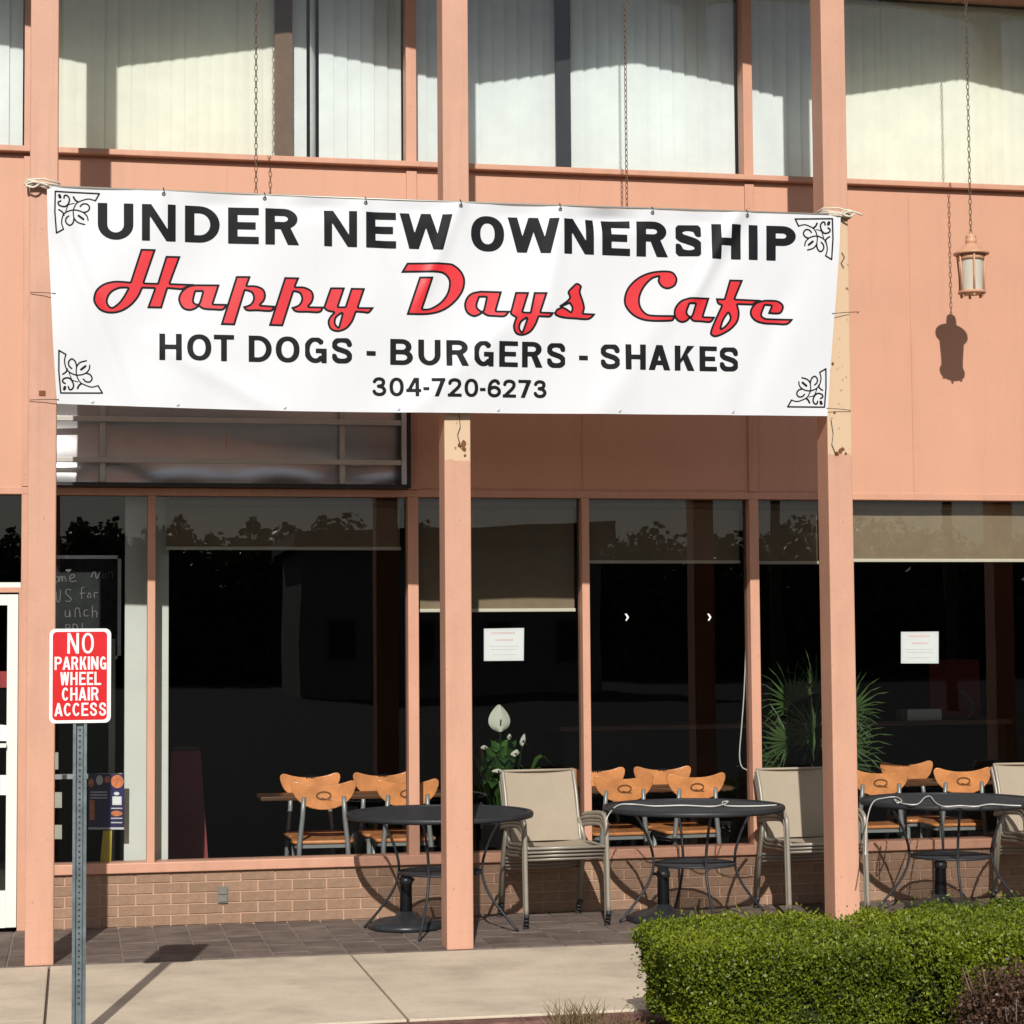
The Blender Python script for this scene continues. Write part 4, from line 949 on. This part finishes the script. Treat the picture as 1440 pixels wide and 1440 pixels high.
# white cords over the tables
def cord_tube(name, pts, label, r=.004):
    o = MB().tube([tuple(p) for p in smooth_path(pts, 7)], r, 6).build(name, M['cord'], None, True); return tag(o, label, 'cord')
zt_ = .706
def tp(px, py, z=zt_): x, y = onZ(px, py, z); return (x, y, z)
cord_tube('power_cord', [tp(858, 1136)[:2]+(.60,), tp(853, 1140)[:2]+(.66,), tp(868, 1133), tp(890, 1131), tp(920, 1133.5), tp(960, 1132.5), tp(1000, 1134), tp(1018, 1131), tp(1024, 1127), tp(1016, 1128), tp(1022, 1133), tp(1060, 1133.5), tp(1092, 1132)], 'white cord lying along the middle patio table top')
cord_tube('power_cord', [tp(1216, 1150)[:2]+(.50,), tp(1219, 1139)[:2]+(.64,), tp(1228, 1128), tp(1245, 1122), tp(1260, 1121), tp(1268, 1126), tp(1262, 1129), tp(1258, 1124), tp(1270, 1130), tp(1290, 1131), tp(1300, 1122), tp(1308, 1120), tp(1316, 1129), tp(1328, 1134), tp(1350, 1133), tp(1372, 1134), tp(1392, 1131), tp(1420, 1132.5), tp(1436, 1133)], 'white cord looping over the right patio table top')

# ================================================================== ON AND BEHIND THE GLASS
def sheet_on_glass(name, p0, p1, p2, p3, mat, label, cat, y=.052, th=.0012):
    """flat sheet by its four photo corners (tl, tr, br, bl) at depth y"""
    q = [onY(a, b, y) for a, b in (p3, p2, p1, p0)]; o = MB().prism_y(q, y, y+th).build(name, mat); tag(o, label, cat); return o
for (a, lab) in (((680.5, 884, 737, 883, 736.5, 929, 680.5, 929.5), 'white paper notice taped inside the window right of the middle post'), ((1267, 888.5, 1320, 888, 1320, 933, 1267, 933), 'white paper notice taped inside the far right window')):
    o = sheet_on_glass('paper_notice', a[0:2], a[2:4], a[4:6], a[6:8], M['paper'], lab, 'notice', .0625)
    x0, z1 = onY(a[0], a[1], .06); x1, z0 = onY(a[4], a[5], .06); w, h = x1-x0, z1-z0
    for k, (u0, u1, v, m_) in enumerate(((.18, .78, .84, 'print_red'), (.28, .74, .62, 'print_red'), (.12, .86, .44, 'print'), (.16, .84, .34, 'print'), (.2, .8, .18, 'print'))):
        MB().box(x0+w*u0, x0+w*u1, .0617, .0623, z0+h*v, z0+h*(v+(.05 if k < 2 else .02))).build('printed_line', M[m_], o)
# small white chevron marks on the glass
for px, lab in ((881, 'tiny white chevron mark, left one of the pair on the window with the cord'), (997, 'tiny white chevron mark, right one of the pair on the window with the cord')):
    x, z = onY(px, 868, .056); o = MB().prism_y([(x-.012, z+.024), (x+.002, z+.022), (x+.016, z), (x+.0, z-.024), (x-.008, z-.020), (x+.003, z-.002)], .054, .0556).build('window_mark', M['sign_white']); tag(o, lab, 'sticker')
# pull cord with its weight
t = thing('shade_cord', 'long white looped shade cord with a small weight, in the middle right window', 'cord', (0, 0, 0))
def at(px, py, y=.12): x, z = onY(px, py, y); return (x, y, z)
MB().tube([tuple(p) for p in smooth_path([at(1051, 705), at(1050, 860), at(1047, 960), at(1043, 1020), at(1040, 1060), at(1043, 1078), at(1052, 1083)], 5)], .0042, 6).build('cord_strand', M['cord'], t, True)
MB().tube([tuple(p) for p in smooth_path([at(1053, 705, .125), at(1053, 860, .125), at(1053, 960, .125), at(1055, 1078, .125)], 5)], .0042, 6).build('cord_strand', M['cord'], t, True)
a = at(1053, 1083); MB().lathe([(.005, .012), (.014, .006), (.015, -.010), (.006, -.016)], 10, a).build('weight', M['cord'], t, True)

# chalkboard, poster, yellow card and papers in the narrow left window
CY = .62
x0, z1 = onY(60, 781, CY); x1, z0 = onY(170, 927, CY)
t = thing('chalkboard', 'framed black chalkboard with handwritten lunch message, in the narrow left window', 'chalkboard', ((x0+x1)/2, CY, 0))
hw2 = (x1-x0)/2
MB().box(-hw2, hw2, 0, .012, z0, z1).build('board', M['board'], t)
for (a, b, c0, d0) in ((-hw2, hw2, z1-.022, z1), (-hw2, hw2, z0, z0+.022), (hw2-.022, hw2, z0, z1)): MB().box(a, b, -.012, -.001, c0, d0).build('frame_bar', M['alu'], t)
WORDS = [[(79, 812), (77, 818), (82, 818), (82, 812), (79, 811)], [(84, 818), (84, 812), (86, 811), (88, 818), (88, 812), (91, 811), (93, 818)], [(99, 814), (105, 811), (102, 808), (98, 812), (100, 818), (107, 817)],
         [(85, 829), (84, 845), (80, 845), (79, 832)], [(100, 830), (94, 829), (93, 835), (100, 842), (98, 846), (92, 845)], [(119, 826), (115, 828), (115, 842)], [(112, 835), (120, 834)], [(125, 835), (123, 840), (128, 840), (127, 835), (124, 834)], [(133, 841), (133, 834), (138, 834)],
         [(92, 858), (92, 866), (97, 867), (98, 858), (99, 868)], [(106, 868), (106, 857), (111, 856), (113, 868)], [(124, 858), (119, 859), (119, 866), (125, 866)], [(130, 852), (130, 868), (131, 860), (136, 861), (136, 868)],
         [(128, 812), (133, 803), (136, 814), (141, 804)], [(146, 806), (144, 812), (149, 812), (148, 806)], [(153, 812), (153, 805), (158, 806), (158, 813)], [(96, 878), (92, 880), (94, 884), (98, 882), (97, 878)], [(103, 884), (103, 878), (108, 879), (109, 884)], [(116, 876), (116, 884), (120, 884)]]
for w_ in WORDS:
    pts = [tuple(p) for p in smooth_path([(lambda q: (q[0]-t.location.x, -.004, q[1]))(onY(a, b, CY)) for a, b in w_], 4)]
    MB().tube(pts, .0028, 4).build('chalk_stroke', M['chalk'], t)
o = sheet_on_glass('event_poster', (124, 1088), (175, 1088.5), (174.5, 1167), (124, 1167), M['navy'], 'dark purple poster with orange portraits, in the narrow left window', 'poster', .064)
def spot(name, pts, m_, d=.0): q = [onY(a, b, .06) for a, b in pts]; return MB().prism_y(list(reversed(q)), .0622-d, .0636-d).build(name, m_, o)
def blob(cx, cy, rx, ry): return [(cx+rx*math.cos(a), cy+ry*math.sin(a)) for a in np.linspace(0, 2*math.pi, 15)[:-1]]
spot('portrait', blob(165, 1099, 9, 9.5), M['poster_orange']); spot('portrait', blob(128, 1101, 4, 6), M['poster_orange']); spot('portrait', blob(140, 1097, 5, 7), M['print']); spot('portrait', blob(151, 1096, 4, 5), M['poster_orange'])
spot('text_block', [(158, 1120), (171, 1120), (171, 1132), (158, 1132)], M['paper']); spot('text_block', blob(164, 1116, 4, 2.5), M['paper']); spot('text_block', blob(164, 1144, 8, 4), M['poster_orange']); spot('text_block', [(126, 1125), (133, 1125), (133, 1153), (126, 1153)], M['poster_orange'])
for k, yy in enumerate((1113, 1117, 1121)): spot('text_line', [(127, yy), (151, yy), (151, yy+2), (127, yy+2)], M['print'])
for k, yy in enumerate((1136, 1150, 1156)): spot('text_line', [(156, yy), (172, yy), (172, yy+1.6), (156, yy+1.6)], M['print'])
spot('border', [(124.2, 1163.5), (174.5, 1163.5), (174.5, 1166.5), (124.2, 1166.5)], M['print'])
sheet_on_glass('yellow_card', (145, 1168), (157.5, 1168), (156, 1216), (140.5, 1215.5), M['yellow'], 'yellow strip of card hanging below the purple poster', 'card', .066)
for (a, lab, m_) in (((75, 1114, 87, 1114, 87, 1136, 75, 1136), 'pale paper slip, upper one, low beside the leftmost post', 'slip'), ((75, 1160, 87, 1160, 87, 1180, 75, 1180), 'pale paper slip, lower one, low beside the leftmost post', 'slip'), ((75, 1058, 82, 1058, 82, 1082, 75, 1082), 'pale paper slip at post edge above the metal shelf', 'slip')):
    sheet_on_glass('paper_slip', a[0:2], a[2:4], a[4:6], a[6:8], M[m_], lab, 'paper', .066)
q0 = onY(70, 1092, .30); q1 = onY(172, 1092, .30)
t = thing('display_shelf', 'thin grey metal shelf unit low in the narrow left window', 'shelf', (q0[0], .30, 0))
MB().box(0, q1[0]-q0[0], 0, .03, q0[1]-.018, q0[1]+.012).build('shelf_rail', M['alu'], t)
MB().box(q1[0]-q0[0]-.085, q1[0]-q0[0]-.045, .031, .06, 0, 1.75).build('upright', M['outlet'], t)
MB().box(0, .03, .031, .06, 0, 1.75).build('upright', M['outlet'], t)
# red sticker and papers on the door
for (a, lab, m_) in (((0, 944, 10, 944, 10, 967, 0, 967), 'small red sticker on the white-framed door glass', 'dim_red'), ((0, 1019, 10, 1020, 10, 1042, 0, 1042), 'small white sticker on the white-framed door glass', 'paper'), ((0, 1090, 9, 1090, 9, 1118, 0, 1118), 'white paper low on the white-framed door glass', 'paper')):
    o = sheet_on_glass('door_sticker', a[0:2], a[2:4], a[4:6], a[6:8], M[m_], lab, 'sticker', .020)

# dim things deeper in the room
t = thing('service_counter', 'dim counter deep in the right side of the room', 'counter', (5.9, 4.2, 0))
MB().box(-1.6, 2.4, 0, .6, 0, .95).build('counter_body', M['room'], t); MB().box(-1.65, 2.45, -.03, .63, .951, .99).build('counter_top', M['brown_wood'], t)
x, z = onY(1297, 1026, 4.25)
for (p, w, h, lab) in (((1297, 1026), .16, .10, 'long pale box on the counter deep inside'), ((1287, 1015), .08, .09, 'small pale box standing behind the long one on the counter')):
    o = MB().box(-w/2*2, w, -.06, .06, 0, h).build('carton', M['white_wall']); o.location = (X(p[0], p[1], 4.3), 4.3 if w > .1 else 4.48, .99); bevel(o, .004); tag(o, lab, 'carton')
x0, z1 = onY(1322, 928, 4.5); x1, z0 = onY(1396, 1046, 4.5)
t = thing('menu_board', 'dark red board with faint white writing, deep in the far right window', 'board', (x0, 4.75, 0))
MB().box(0, x1-x0, 0, .03, .992, z1).build('panel', M['dim_red'], t); MB().box(.02, x1-x0-.02, .031, .09, .992, z1-.3).build('stand', M['black'], t)
MB().tube([tuple(p) for p in smooth_path([(.30, -.008, z1-.28), (.42, -.008, z1-.42), (.33, -.008, z1-.60), (.40, -.008, z1-.72)], 6)], .012, 5).build('scrawl', M['chalk'], t)
x, z = onY(1386, 852, 6.9)
t = thing('oval_mirror', 'dark oval wall mirror high on the far right back wall', 'mirror', (x, 6.95, z))
MB().prism_y([(.16*math.cos(a), .30*math.sin(a)) for a in np.linspace(0, 2*math.pi, 33)[:-1]], -.03, .045).build('frame', M['brown_wood'], t)
MB().prism_y([(.13*math.cos(a), .26*math.sin(a)) for a in np.linspace(0, 2*math.pi, 33)[:-1]], -.036, -.031).build('mirror_glass', M['resin'], t)
x0, zz_ = onY(262, 1060, 1.7)
t = thing('folding_sign', 'dim red folding floor sign standing inside the wide left window', 'sign', (x0, 1.75, 0))
for s in (-1, 1):
    o = MB().prism_y([(-.16, 0), (.16, 0), (.10, .98), (-.10, .98)], -.012, .012).build('leaf', M['dim_red'], t); o.rotation_euler = (s*.16, 0, 0); o.location = (0, s*.158, 0)
o = MB().box(-.09, .09, -.012, .012, .975, 1.0).build('hinge', M['black'], t)

# ================================================================== PLANTS
def leaves(name, C, U, Vv, L, W, mat, parent=None, tone=None, fold=.0):
    """many small pointed leaves: centres C, axis U, side Vv (n,3 arrays), lengths, widths"""
    n = len(C); L = np.asarray(L).reshape(-1, 1); W = np.asarray(W).reshape(-1, 1)
    N_ = np.cross(U, Vv); q = np.empty((n, 4, 3)); q[:, 0] = C-U*L/2; q[:, 1] = C+Vv*W/2+N_*W*fold; q[:, 2] = C+U*L/2; q[:, 3] = C-Vv*W/2+N_*W*fold
    me = bpy.data.meshes.new(name); me.vertices.add(4*n); me.vertices.foreach_set('co', q.reshape(-1)); me.loops.add(4*n); me.loops.foreach_set('vertex_index', np.arange(4*n, dtype=np.int32))
    me.polygons.add(n); me.polygons.foreach_set('loop_start', np.arange(0, 4*n, 4, dtype=np.int32)); me.polygons.foreach_set('loop_total', np.full(n, 4, dtype=np.int32)); me.update()
    at_ = me.attributes.new('tone', 'FLOAT', 'FACE'); at_.data.foreach_set('value', (rng.random(n) if tone is None else tone).astype(np.float32))
    me.materials.append(mat); return link(name, me, parent)
def unit(a): return a/np.maximum(np.linalg.norm(a, axis=1, keepdims=True), 1e-9)
def lump(p, k=1.0):
    return (np.sin(p[:, 0]*7.3*k+1.1)*np.sin(p[:, 1]*6.1*k+.4)+np.sin(p[:, 0]*15.1*k+2*p[:, 2]*9)*.5+np.sin(p[:, 1]*13.7*k+p[:, 2]*17+p[:, 0]*3)*.5)
def hedge(x0, x1, y0, y1, z0, z1, n, label, seed):
    t = thing('boxwood_hedge', label, 'hedge', ((x0+x1)/2, (y0+y1)/2, -.10), 0, 'clipped hedges in the planting bed')
    r = np.random.default_rng(seed); hx, hy, hz = (x1-x0)/2, (y1-y0)/2, (z1-z0)/2; c0 = np.array([0, 0, (z0+z1)/2+.10])
    areas = np.array([4*hx*hy, 4*hx*hz*1.5, 4*hx*hz*.4, 4*hy*hz, 4*hy*hz]); f = r.choice(5, n, p=areas/areas.sum())
    a, b = r.uniform(-1, 1, n), r.uniform(-1, 1, n); P = np.zeros((n, 3)); Nn = np.zeros((n, 3))
    for k, (ax, sg) in enumerate(((2, 1), (1, -1), (1, 1), (0, -1), (0, 1))):
        m_ = f == k; o_ = [i for i in range(3) if i != ax]; P[m_, ax] = sg; P[m_, o_[0]] = a[m_]; P[m_, o_[1]] = b[m_]
    e = 11.0; nr = (np.abs(P)**e).sum(1)**(1/e); P = P/nr[:, None]              # rounded box
    G = np.sign(P)*np.abs(P)**(e-1)/np.array([hx, hy, hz]); Nn = unit(G); P = P*np.array([hx, hy, hz])
    P[:, :2] *= (1-.05*(hz-P[:, 2:3])/hz)
    dep = r.exponential(.028, n)-.012; P = P+Nn*(.020*lump(P)[:, None]+.010*lump(P*2.7)[:, None]-dep[:, None])+r.normal(0, .004, (n, 3))
    spr = r.random(n) < .06; P[spr] += Nn[spr]*r.uniform(.005, .05, (spr.sum(), 1))     # stray shoots
    U = unit(Nn*.55+r.normal(0, .75, (n, 3))+np.array([0, 0, .35])); R_ = r.normal(0, 1, (n, 3)); Vv = unit(np.cross(U, R_))
    age = np.clip(.5+.5*r.normal(0, .5, n)+.18*lump(P, .45), 0, 1)                   # lighter young growth in patches
    leaves('foliage', P+c0, U, Vv, r.uniform(.011, .025, n), r.uniform(.007, .0135, n), M['box_leaf'], t, age, .12)
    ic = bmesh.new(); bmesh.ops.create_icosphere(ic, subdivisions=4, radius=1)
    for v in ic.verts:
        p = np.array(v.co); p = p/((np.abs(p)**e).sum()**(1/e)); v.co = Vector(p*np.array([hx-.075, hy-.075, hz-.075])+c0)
    me = bpy.data.meshes.new('dark_core'); ic.to_mesh(me); ic.free(); me.materials.append(M['hedge_core']); link('dark_core', me, t)  # solid dark core added to block the view through the leaves
    for k in range(9):
        x, y = r.uniform(-hx*.8, hx*.8), r.uniform(-hy*.8, hy*.8)
        MB().tube([(x, y, -.02), (x+r.normal(0, .02), y+r.normal(0, .02), .12), (x+r.normal(0, .05), y+r.normal(0, .05), .34)], [.012, .010, .006], 6).build('stem', M['twig'], t, True)
    return t
hedge(2.72, 3.655, -4.85, -3.80, .05, .455, 64000, 'left clipped boxwood hedge, its end face toward the sidewalk', 11)
hedge(3.645, 6.6, -4.85, -3.79, .05, .468, 130000, 'right clipped boxwood hedge running out of the picture', 12)
# russet shrub
bx, bz = onY(1422, 1400, -5.15)
t = thing('russet_shrub', 'low dark red leafy shrub at the bottom right corner before the hedge', 'shrub', (bx, -5.15, -.10))
n = 9000; r = np.random.default_rng(5); P = r.normal(0, 1, (n, 3)); P = unit(P)*(r.random((n, 1))**.45)*np.array([.24, .18, .21])*(1+.18*np.sin(9*P[:, :1]))+np.array([0, 0, .30])
U = unit(r.normal(0, 1, (n, 3))+np.array([0, 0, .3])); leaves('foliage', P, U, unit(np.cross(U, r.normal(0, 1, (n, 3)))), r.uniform(.014, .024, n), r.uniform(.008, .014, n), M['red_leaf'], t, None, .1)
for k in range(22):
    a = r.uniform(0, 2*math.pi); l = r.uniform(.1, .26); MB().tube([(0, 0, 0), (l*.5*math.cos(a), l*.4*math.sin(a), .2), (l*math.cos(a), l*.7*math.sin(a), r.uniform(.3, .52))], [.006, .004, .0025], 5).build('stem', M['twig'], t, True)
# dry grass tufts
def tuft(px, py, y, w, h, n, label):
    x, z = onY(px, py, y); t = thing('dry_tuft', label, 'grass tuft', (x, y, -.10), 0, 'dry tufts by the kerb')
    m_ = MB(); r = np.random.default_rng(px)
    for k in range(n):
        a = r.uniform(0, 2*math.pi); b = r.uniform(.2, 1); bx_, by_ = r.normal(0, w*.35), r.normal(0, .05); tip = (bx_+w*b*.5*math.cos(a), by_+.1*b*math.sin(a), h*r.uniform(.45, 1)); mid = ((bx_*.6+tip[0]*.4), (by_*.6+tip[1]*.4), tip[2]*.7)
        m_.tube([(bx_, by_, -.03), mid, tip], [.0025, .002, .0006], 3)
    o = m_.build('blades', M['dry_leaf'], t); o['kind'] = 'stuff'
    at_ = o.data.attributes.new('tone', 'FLOAT', 'FACE'); at_.data.foreach_set('value', np.repeat(rng.random(n), 8)[:len(o.data.polygons)].astype(np.float32) if len(o.data.polygons) <= 8*n else np.resize(rng.random(n), len(o.data.polygons)).astype(np.float32))
tuft(815, 1425, -3.80, .20, .215, 230, 'spiky dry grass tuft at the kerb, bottom middle')
tuft(885, 1432, -3.85, .22, .15, 200, 'flatter dry tuft between the spiky one and the hedge')
# potted palm indoors
px_, pz_ = onY(1152, 1020, .62)
t = thing('potted_palm', 'potted fan palm inside, spreading on both sides of the banner-end post', 'plant', (px_, .66, 0))
MB().lathe([(.12, 0), (.15, .05), (.18, .36), (.19, .37), (.19, .40), (.165, .40), (.16, .35)], 24).build('pot', M['clay'], t, True)
MB().tube([(0, 0, .34), (.01, 0, .6), (0, .01, .82)], [.05, .045, .035], 10).build('trunk', M['twig'], t, True)
r = np.random.default_rng(3)
FANS = [(-.30, 1.02, -.10, 2.75), (.26, 1.22, -.05, .70), (.20, 1.00, -.12, .05), (-.22, 1.28, .0, 2.15), (.02, 1.34, .05, 1.55), (-.10, 1.10, -.16, 2.9), (.12, 1.16, -.16, .45), (-.34, .86, .02, 3.3), (.28, .86, .05, -.35), (.0, .98, .2, 1.4)]
for (fx, fz, fy, ang) in FANS:
    MB().tube([tuple(p) for p in smooth_path([(0, 0, .78), (fx*.35, fy*.4, .78+(fz-.78)*.6), (fx*.8, fy, fz)], 5)], .006, 5).build('stalk', M['palm_leaf'], t, True)
    nb = 17; C, U_, V_, L_, W_ = [], [], [], [], []
    for k in range(nb):
        a = ang+(k/(nb-1)-.5)*3.4; l = .30*(1-.25*abs(k/(nb-1)-.5)*2)*r.uniform(.85, 1.08); d_ = np.array([math.cos(a), r.normal(0, .12)-.1, math.sin(a)]); d_ /= np.linalg.norm(d_)
        base = np.array([fx*.8, fy, fz]); C.append(base+d_*l*.42); U_.append(d_); s_ = np.cross(d_, [0, 1, .15]); V_.append(s_/np.linalg.norm(s_)); L_.append(l*.84); W_.append(.021)
        e_ = d_+np.array([0, -.05, -.35]); e_ /= np.linalg.norm(e_); C.append(base+d_*l*.78+e_*l*.12); U_.append(e_); s_ = np.cross(e_, [0, 1, .15]); V_.append(s_/np.linalg.norm(s_)); L_.append(l*.4); W_.append(.009)
    o = leaves('frond', np.array(C), np.array(U_), np.array(V_), L_, W_, M['palm_leaf'], t, r.uniform(.2, 1, len(C)), .15)
# peace lily indoors
lx_, lz_ = onY(706, 1090, .33)
t = thing('peace_lily', 'peace lily with a large white flower behind the glass, right of the middle post', 'plant', (lx_, .36, 0))
MB().lathe([(.11, 0), (.12, .02), (.14, .52), (.15, .53), (.15, .56), (.13, .56), (.125, .52)], 24).build('planter', M['black'], t, True)
r = np.random.default_rng(8)
for k in range(60):
    a = r.uniform(0, 2*math.pi); reach = r.uniform(.06, .26); top = r.uniform(.80, 1.14)-.35*reach; w = r.uniform(.032, .052)
    if k in (0, 1): a, reach, top, w = (.1, .36, .98, .05) if k == 0 else (-.15, .33, .90, .05)
    dr = np.array([math.cos(a), math.sin(a)*.6]); side = np.array([-dr[1], dr[0]]); side /= np.linalg.norm(side); rows = []
    for v in np.linspace(0, 1, 8):
        rr = reach*(.25+.75*v); z = .58+(top-.58)*min(1, v*1.5)**.8-.20*reach*max(0, v-.6)*3; ww = w*math.sin(math.pi*min(1, .04+max(0, (v-.3)/.7)*.96))+.003
        for q in (-1, 0, 1): rows.append((dr[0]*rr+side[0]*q*ww, dr[1]*rr+side[1]*q*ww, z+abs(q)*ww*.35))
    m_ = MB(); m_.v = rows
    for i in range(7):
        for j in range(2): b0 = i*3+j; m_.f.append((b0, b0+1, b0+4, b0+3))
    o = m_.build('leaf', M['lily_leaf'], t, True); at_ = o.data.attributes.new('tone', 'FLOAT', 'FACE'); at_.data.foreach_set('value', np.full(len(m_.f), r.random(), np.float32))
def spathe(px, py0, py1, wpx, y, tilt):
    x, zt0 = onY(px, py0, y); _, zb0 = onY(px, py1, y); h = zt0-zb0; w = wpx*.0046/2; x -= t.location.x; yy = y-t.location.y
    def f(u, v):
        ww = w*math.sin(math.pi*(.02+.96*v)**.75)**.8+.001; q = u*2-1; return (x+q*ww+tilt*h*v, yy-.02*(1-q*q)+.25*w*abs(q), zb0+h*v)
    o = MB().grid(f, 6, 10).build('spathe', M['spathe'], t, True)
    MB().tube([(x*.2, 0, .6), (x*.8, yy*.6, (zb0+.6)/2), (x, yy-.01, zb0+.02), (x+tilt*h*.3, yy-.03, zb0+h*.45)], [.005, .004, .004, .006], 6).build('flower_stalk', M['lily_leaf'], t, True)
spathe(703, 991, 1029, 31, .28, -.02); spathe(734, 1032, 1049, 8, .30, .2); spathe(723, 1054, 1064, 12, .27, .4); spathe(700, 1081, 1087, 16, .26, 0); spathe(681, 1048, 1054, 10, .30, 0); spathe(716, 1032, 1040, 6, .30, .1)

# ================================================================== WHAT THE GLASS LOOKS BACK AT (across the lot)
r = np.random.default_rng(21); n = 80000
xs = r.uniform(-70, 110, n); ht = 6.6+.45*np.sin(xs*.21)+.3*np.sin(xs*.53+1)+.3*np.sin(xs*1.7)+.3*np.sin(xs*4.1); zz = (r.random(n)**.8)*ht
P = np.stack([xs, -82+r.normal(0, 1.2, n), zz-.1], 1); U = unit(r.normal(0, 1, (n, 3)))
ht0 = lambda x: 6.6+.45*math.sin(x*.21)+.3*math.sin(x*.53+1)+.3*math.sin(x*1.7)+.3*math.sin(x*4.1)
o = leaves('tree_line', P, U, unit(np.cross(U, r.normal(0, 1, (n, 3)))), r.uniform(.22, .5, n), r.uniform(.18, .36, n), M['tree_leaf']); tag(o, 'dark far tree line mirrored low in the storefront glass', 'trees', None, 'stuff')
mb_ = MB()
for xx in np.arange(-70, 110, .8): mb_.lathe([(.9, 0), (1.3, ht0(xx)*.4), (1.0, ht0(xx)*.75), (.25, ht0(xx)*.96)], 6, (xx+r.uniform(-.3, .3), -83.2+r.uniform(-.8, .8), -.15))
mb_.build('inner_mass', M['hedge_core'], o, True)
t = thing('far_building', 'long low grey building across the lot, mirrored in the glass', 'building', (13.0, -58, -.15))
MB().box(-5.5, 4.6, -4, 3, 0, 5.0).build('wall', M['house'], t)
MB().prism_y([(-5.9, 5.0), (5.0, 5.0), (5.0, 5.75), (-5.9, 5.35)], -4.3, 3.4).build('roof', M['slate'], t)
for x in (-4.2, -1.6, 1.0, 3.4):
    w_ = MB().box(x-.5, x+.5, 3.0, 3.03, 1.1, 2.5).build('window', M['outlet'], t); MB().box(x-.42, x+.42, 3.031, 3.045, 1.18, 2.42).build('pane', M['black'], w_)
MB().box(-3.2, -2.3, 3.0, 3.03, .02, 2.1).build('door', M['brown_wood'], t)
for (x, y) in ((16.5, -34.0), (21.8, -36.0)):
    t = thing('utility_pole', 'timber utility pole across the lot, mirrored in the glass, ' + ('nearer one' if x < 20 else 'farther one'), 'pole', (x, y, -.15), 0, 'utility poles across the lot')
    MB().tube([(0, 0, 0), (0, 0, 9)], [.16, .11], 10).build('shaft', M['timber'], t, True); MB().box(-1.1, 1.1, -.06, .06, 8.2, 8.35).build('crossarm', M['timber'], t)
